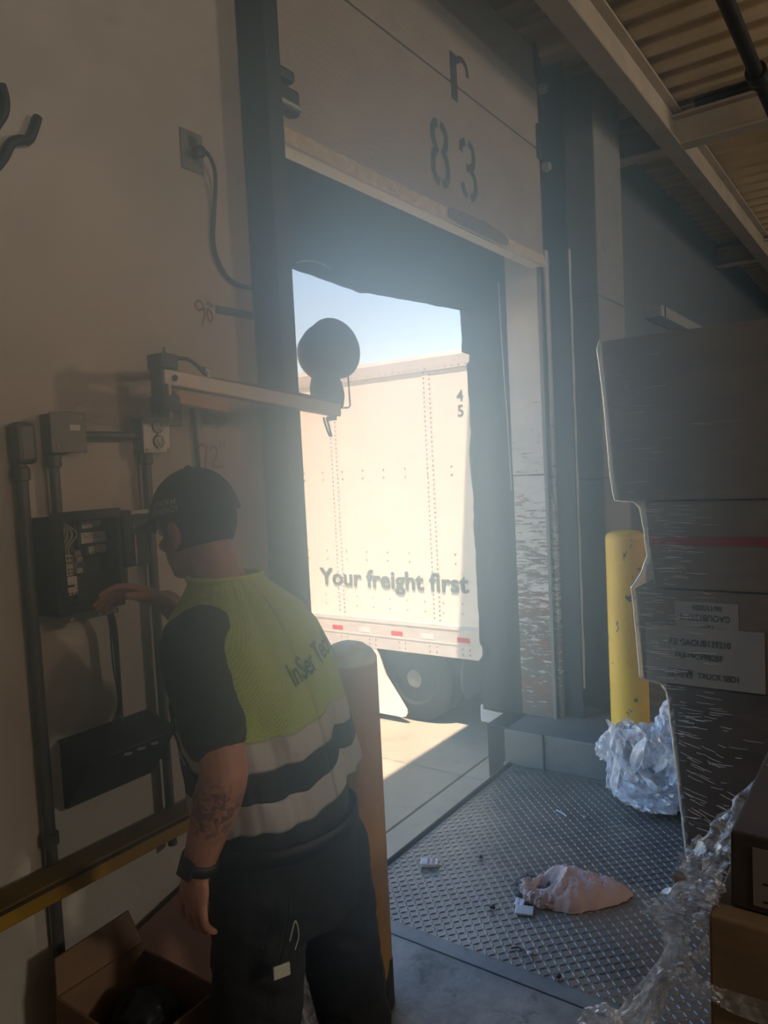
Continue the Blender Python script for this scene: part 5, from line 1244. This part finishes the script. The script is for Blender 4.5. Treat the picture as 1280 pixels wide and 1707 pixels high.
# bindings: neck, armholes
q = MB(); q.tube([vpt(0.56+0.88*k/40, 1.549) for k in range(41)], 0.0055, 8); q.build('neck_binding', M_VESTSOLID, vest, smooth=60)
for sgn in (-1, 1):
    pts = []
    for k in range(41):
        t_ = 2*PI*k/40; zz = 1.335+0.137*math.sin(t_); _, cx_, cy_, rx, ry = vsec(min(zz, 1.549)); yy = cy_+0.012+0.100*math.cos(t_)
        best = min((vpt(i/NU, zz) for i in range(NU) if (vpt(i/NU, zz).x-cx_)*sgn > 0), key=lambda p: abs(p.y-yy)); pts.append(best)
    MB().tube(smoothed(pts, 2), 0.0045, 6).build('arm_binding', M_VDARK, vest, smooth=60)
# hand-lettered words across the back, laid on the cloth
bv = BVHTree.FromPolygons([tuple(p) for p in vm_.v], vm_.f)
def onvest(u, v, w):
    x = 1.135+u; z = 1.330+v+0.20*u
    h_ = bv.ray_cast(Vector((x, -1.2, z)), Vector((0, 1, 0)))
    y = h_[0].y if h_[0] is not None else -0.60
    return (x, y-0.0034, z)
tm = text_mb('InSer Tech', 0.058, lambda u, v, w: onvest(u*0.74, v*1.05, w), 0, 0.0008, 'LEFT', 4); tm.build('written_words', M_MARKB, vest)
# watch, keys tag, clip
wd = (WRL-ELL).normalized(); wc = WRL-wd*0.012
wt = MB().tube([wc-wd*0.011, wc+wd*0.011], 0.0365, 22, False).build('watch', M_CABLE, man, smooth=60, solid=0.004)
oax = Vector((-0.94, -0.1, 0)); oax = (oax-wd*oax.dot(wd)).normalized(); fc = wc+oax*0.0395
MB().obox(fc, wd, oax.cross(wd), oax, 0.019, 0.017, 0.005).build('watch_case', M_CABLE, wt, bevel=0.003)
MB().obox(fc+oax*0.0052, wd, oax.cross(wd), oax, 0.016, 0.014, 0.0006).build('watch_glass', plain('watch glass', (20, 22, 26), 0.06, 0, 0, 5, 0), wt)
kt = MB().obox((1.005, -0.735, 0.805), (0.85, -0.5, 0.05), (0.5, 0.85, 0), (0, 0, 1), 0.017, 0.003, 0.013).build('key_tag', plain('pale key tag', (176, 178, 160), 0.5), man, bevel=0.002)
MB().tube(smoothed([(1.005, -0.732, 0.818), (1.015, -0.738, 0.86), (1.03, -0.74, 0.905), (1.035, -0.738, 0.94)]), 0.0025, 6).build('lanyard', M_CABLE, kt, smooth=60)
MB().tube(smoothed([(1.022, -0.745, 0.86), (1.035, -0.75, 0.895), (1.045, -0.748, 0.86), (1.035, -0.745, 0.835)]), 0.0018, 6).build('key_ring', M_GALV, kt, smooth=60)
MB().ball((1.392, -0.60, 0.985), (0.012, 0.014, 0.014), 10, 8).build('belt_clip', M_GALV, man, smooth=50)
# scrap of clear film on the floor past the man's feet
fs = thing('film_scrap', (1.36, -0.36, 0), 'scrap of clear plastic film standing up behind the man\'s legs', 'plastic film')
q = MB(); q.grid(lambda u, v: (1.33+0.16*u*(1-0.3*v)+0.03*fbm(Vector((u*4, v*5, 3)), 4), -0.40+0.05*fbm(Vector((u*5, v*4, 9)), 4)-0.05*u, 0.006+0.56*v*(1-0.35*u)), 20, 30)
q.build('film_sheet', M_FILM, fs, smooth=60)
GLARE = (1.85, 0.84); GLARE_C = (1.02, -0.92, 1.86); GLARE_R = (0.84, 0.78, 0.95)

# ---------------------------------------------------------------- scattering cloud added inside the dock door in place of lens glare
hz = bpy.data.materials.new('lens glare cloud'); hz.use_nodes = True
ht = hz.node_tree; ht.nodes.clear()
def hn(typ, **kw):
    n_ = ht.nodes.new(typ)
    for k_, v_ in kw.items(): setattr(n_, k_, v_)
    return n_
tc = hn('ShaderNodeTexCoord'); ln = hn('ShaderNodeVectorMath', operation='LENGTH'); ht.links.new(tc.outputs['Object'], ln.inputs[0])
sq = hn('ShaderNodeMath', operation='POWER'); ht.links.new(ln.outputs['Value'], sq.inputs[0]); sq.inputs[1].default_value = 2
sb = hn('ShaderNodeMath', operation='SUBTRACT', use_clamp=True); sb.inputs[0].default_value = 1; ht.links.new(sq.outputs[0], sb.inputs[1])
pw = hn('ShaderNodeMath', operation='POWER'); ht.links.new(sb.outputs[0], pw.inputs[0]); pw.inputs[1].default_value = 1.5
ml = hn('ShaderNodeMath', operation='MULTIPLY'); ht.links.new(pw.outputs[0], ml.inputs[0]); ml.inputs[1].default_value = GLARE[0]
vs = hn('ShaderNodeVolumeScatter'); vs.inputs['Anisotropy'].default_value = GLARE[1]; ht.links.new(ml.outputs[0], vs.inputs['Density'])
vs.inputs['Color'].default_value = (0.54, 0.80, 1.0, 1)
ho = hn('ShaderNodeOutputMaterial'); ht.links.new(vs.outputs[0], ho.inputs['Volume'])
h = MB().ball((0, 0, 0), 1.0, 32, 20).build('glare', hz, origin=(0, 0, 0))
h.location = GLARE_C; h.scale = GLARE_R
tag(h, 'added bluish cloud standing in for lens haze hanging inside the dock door', None, kind='stuff')
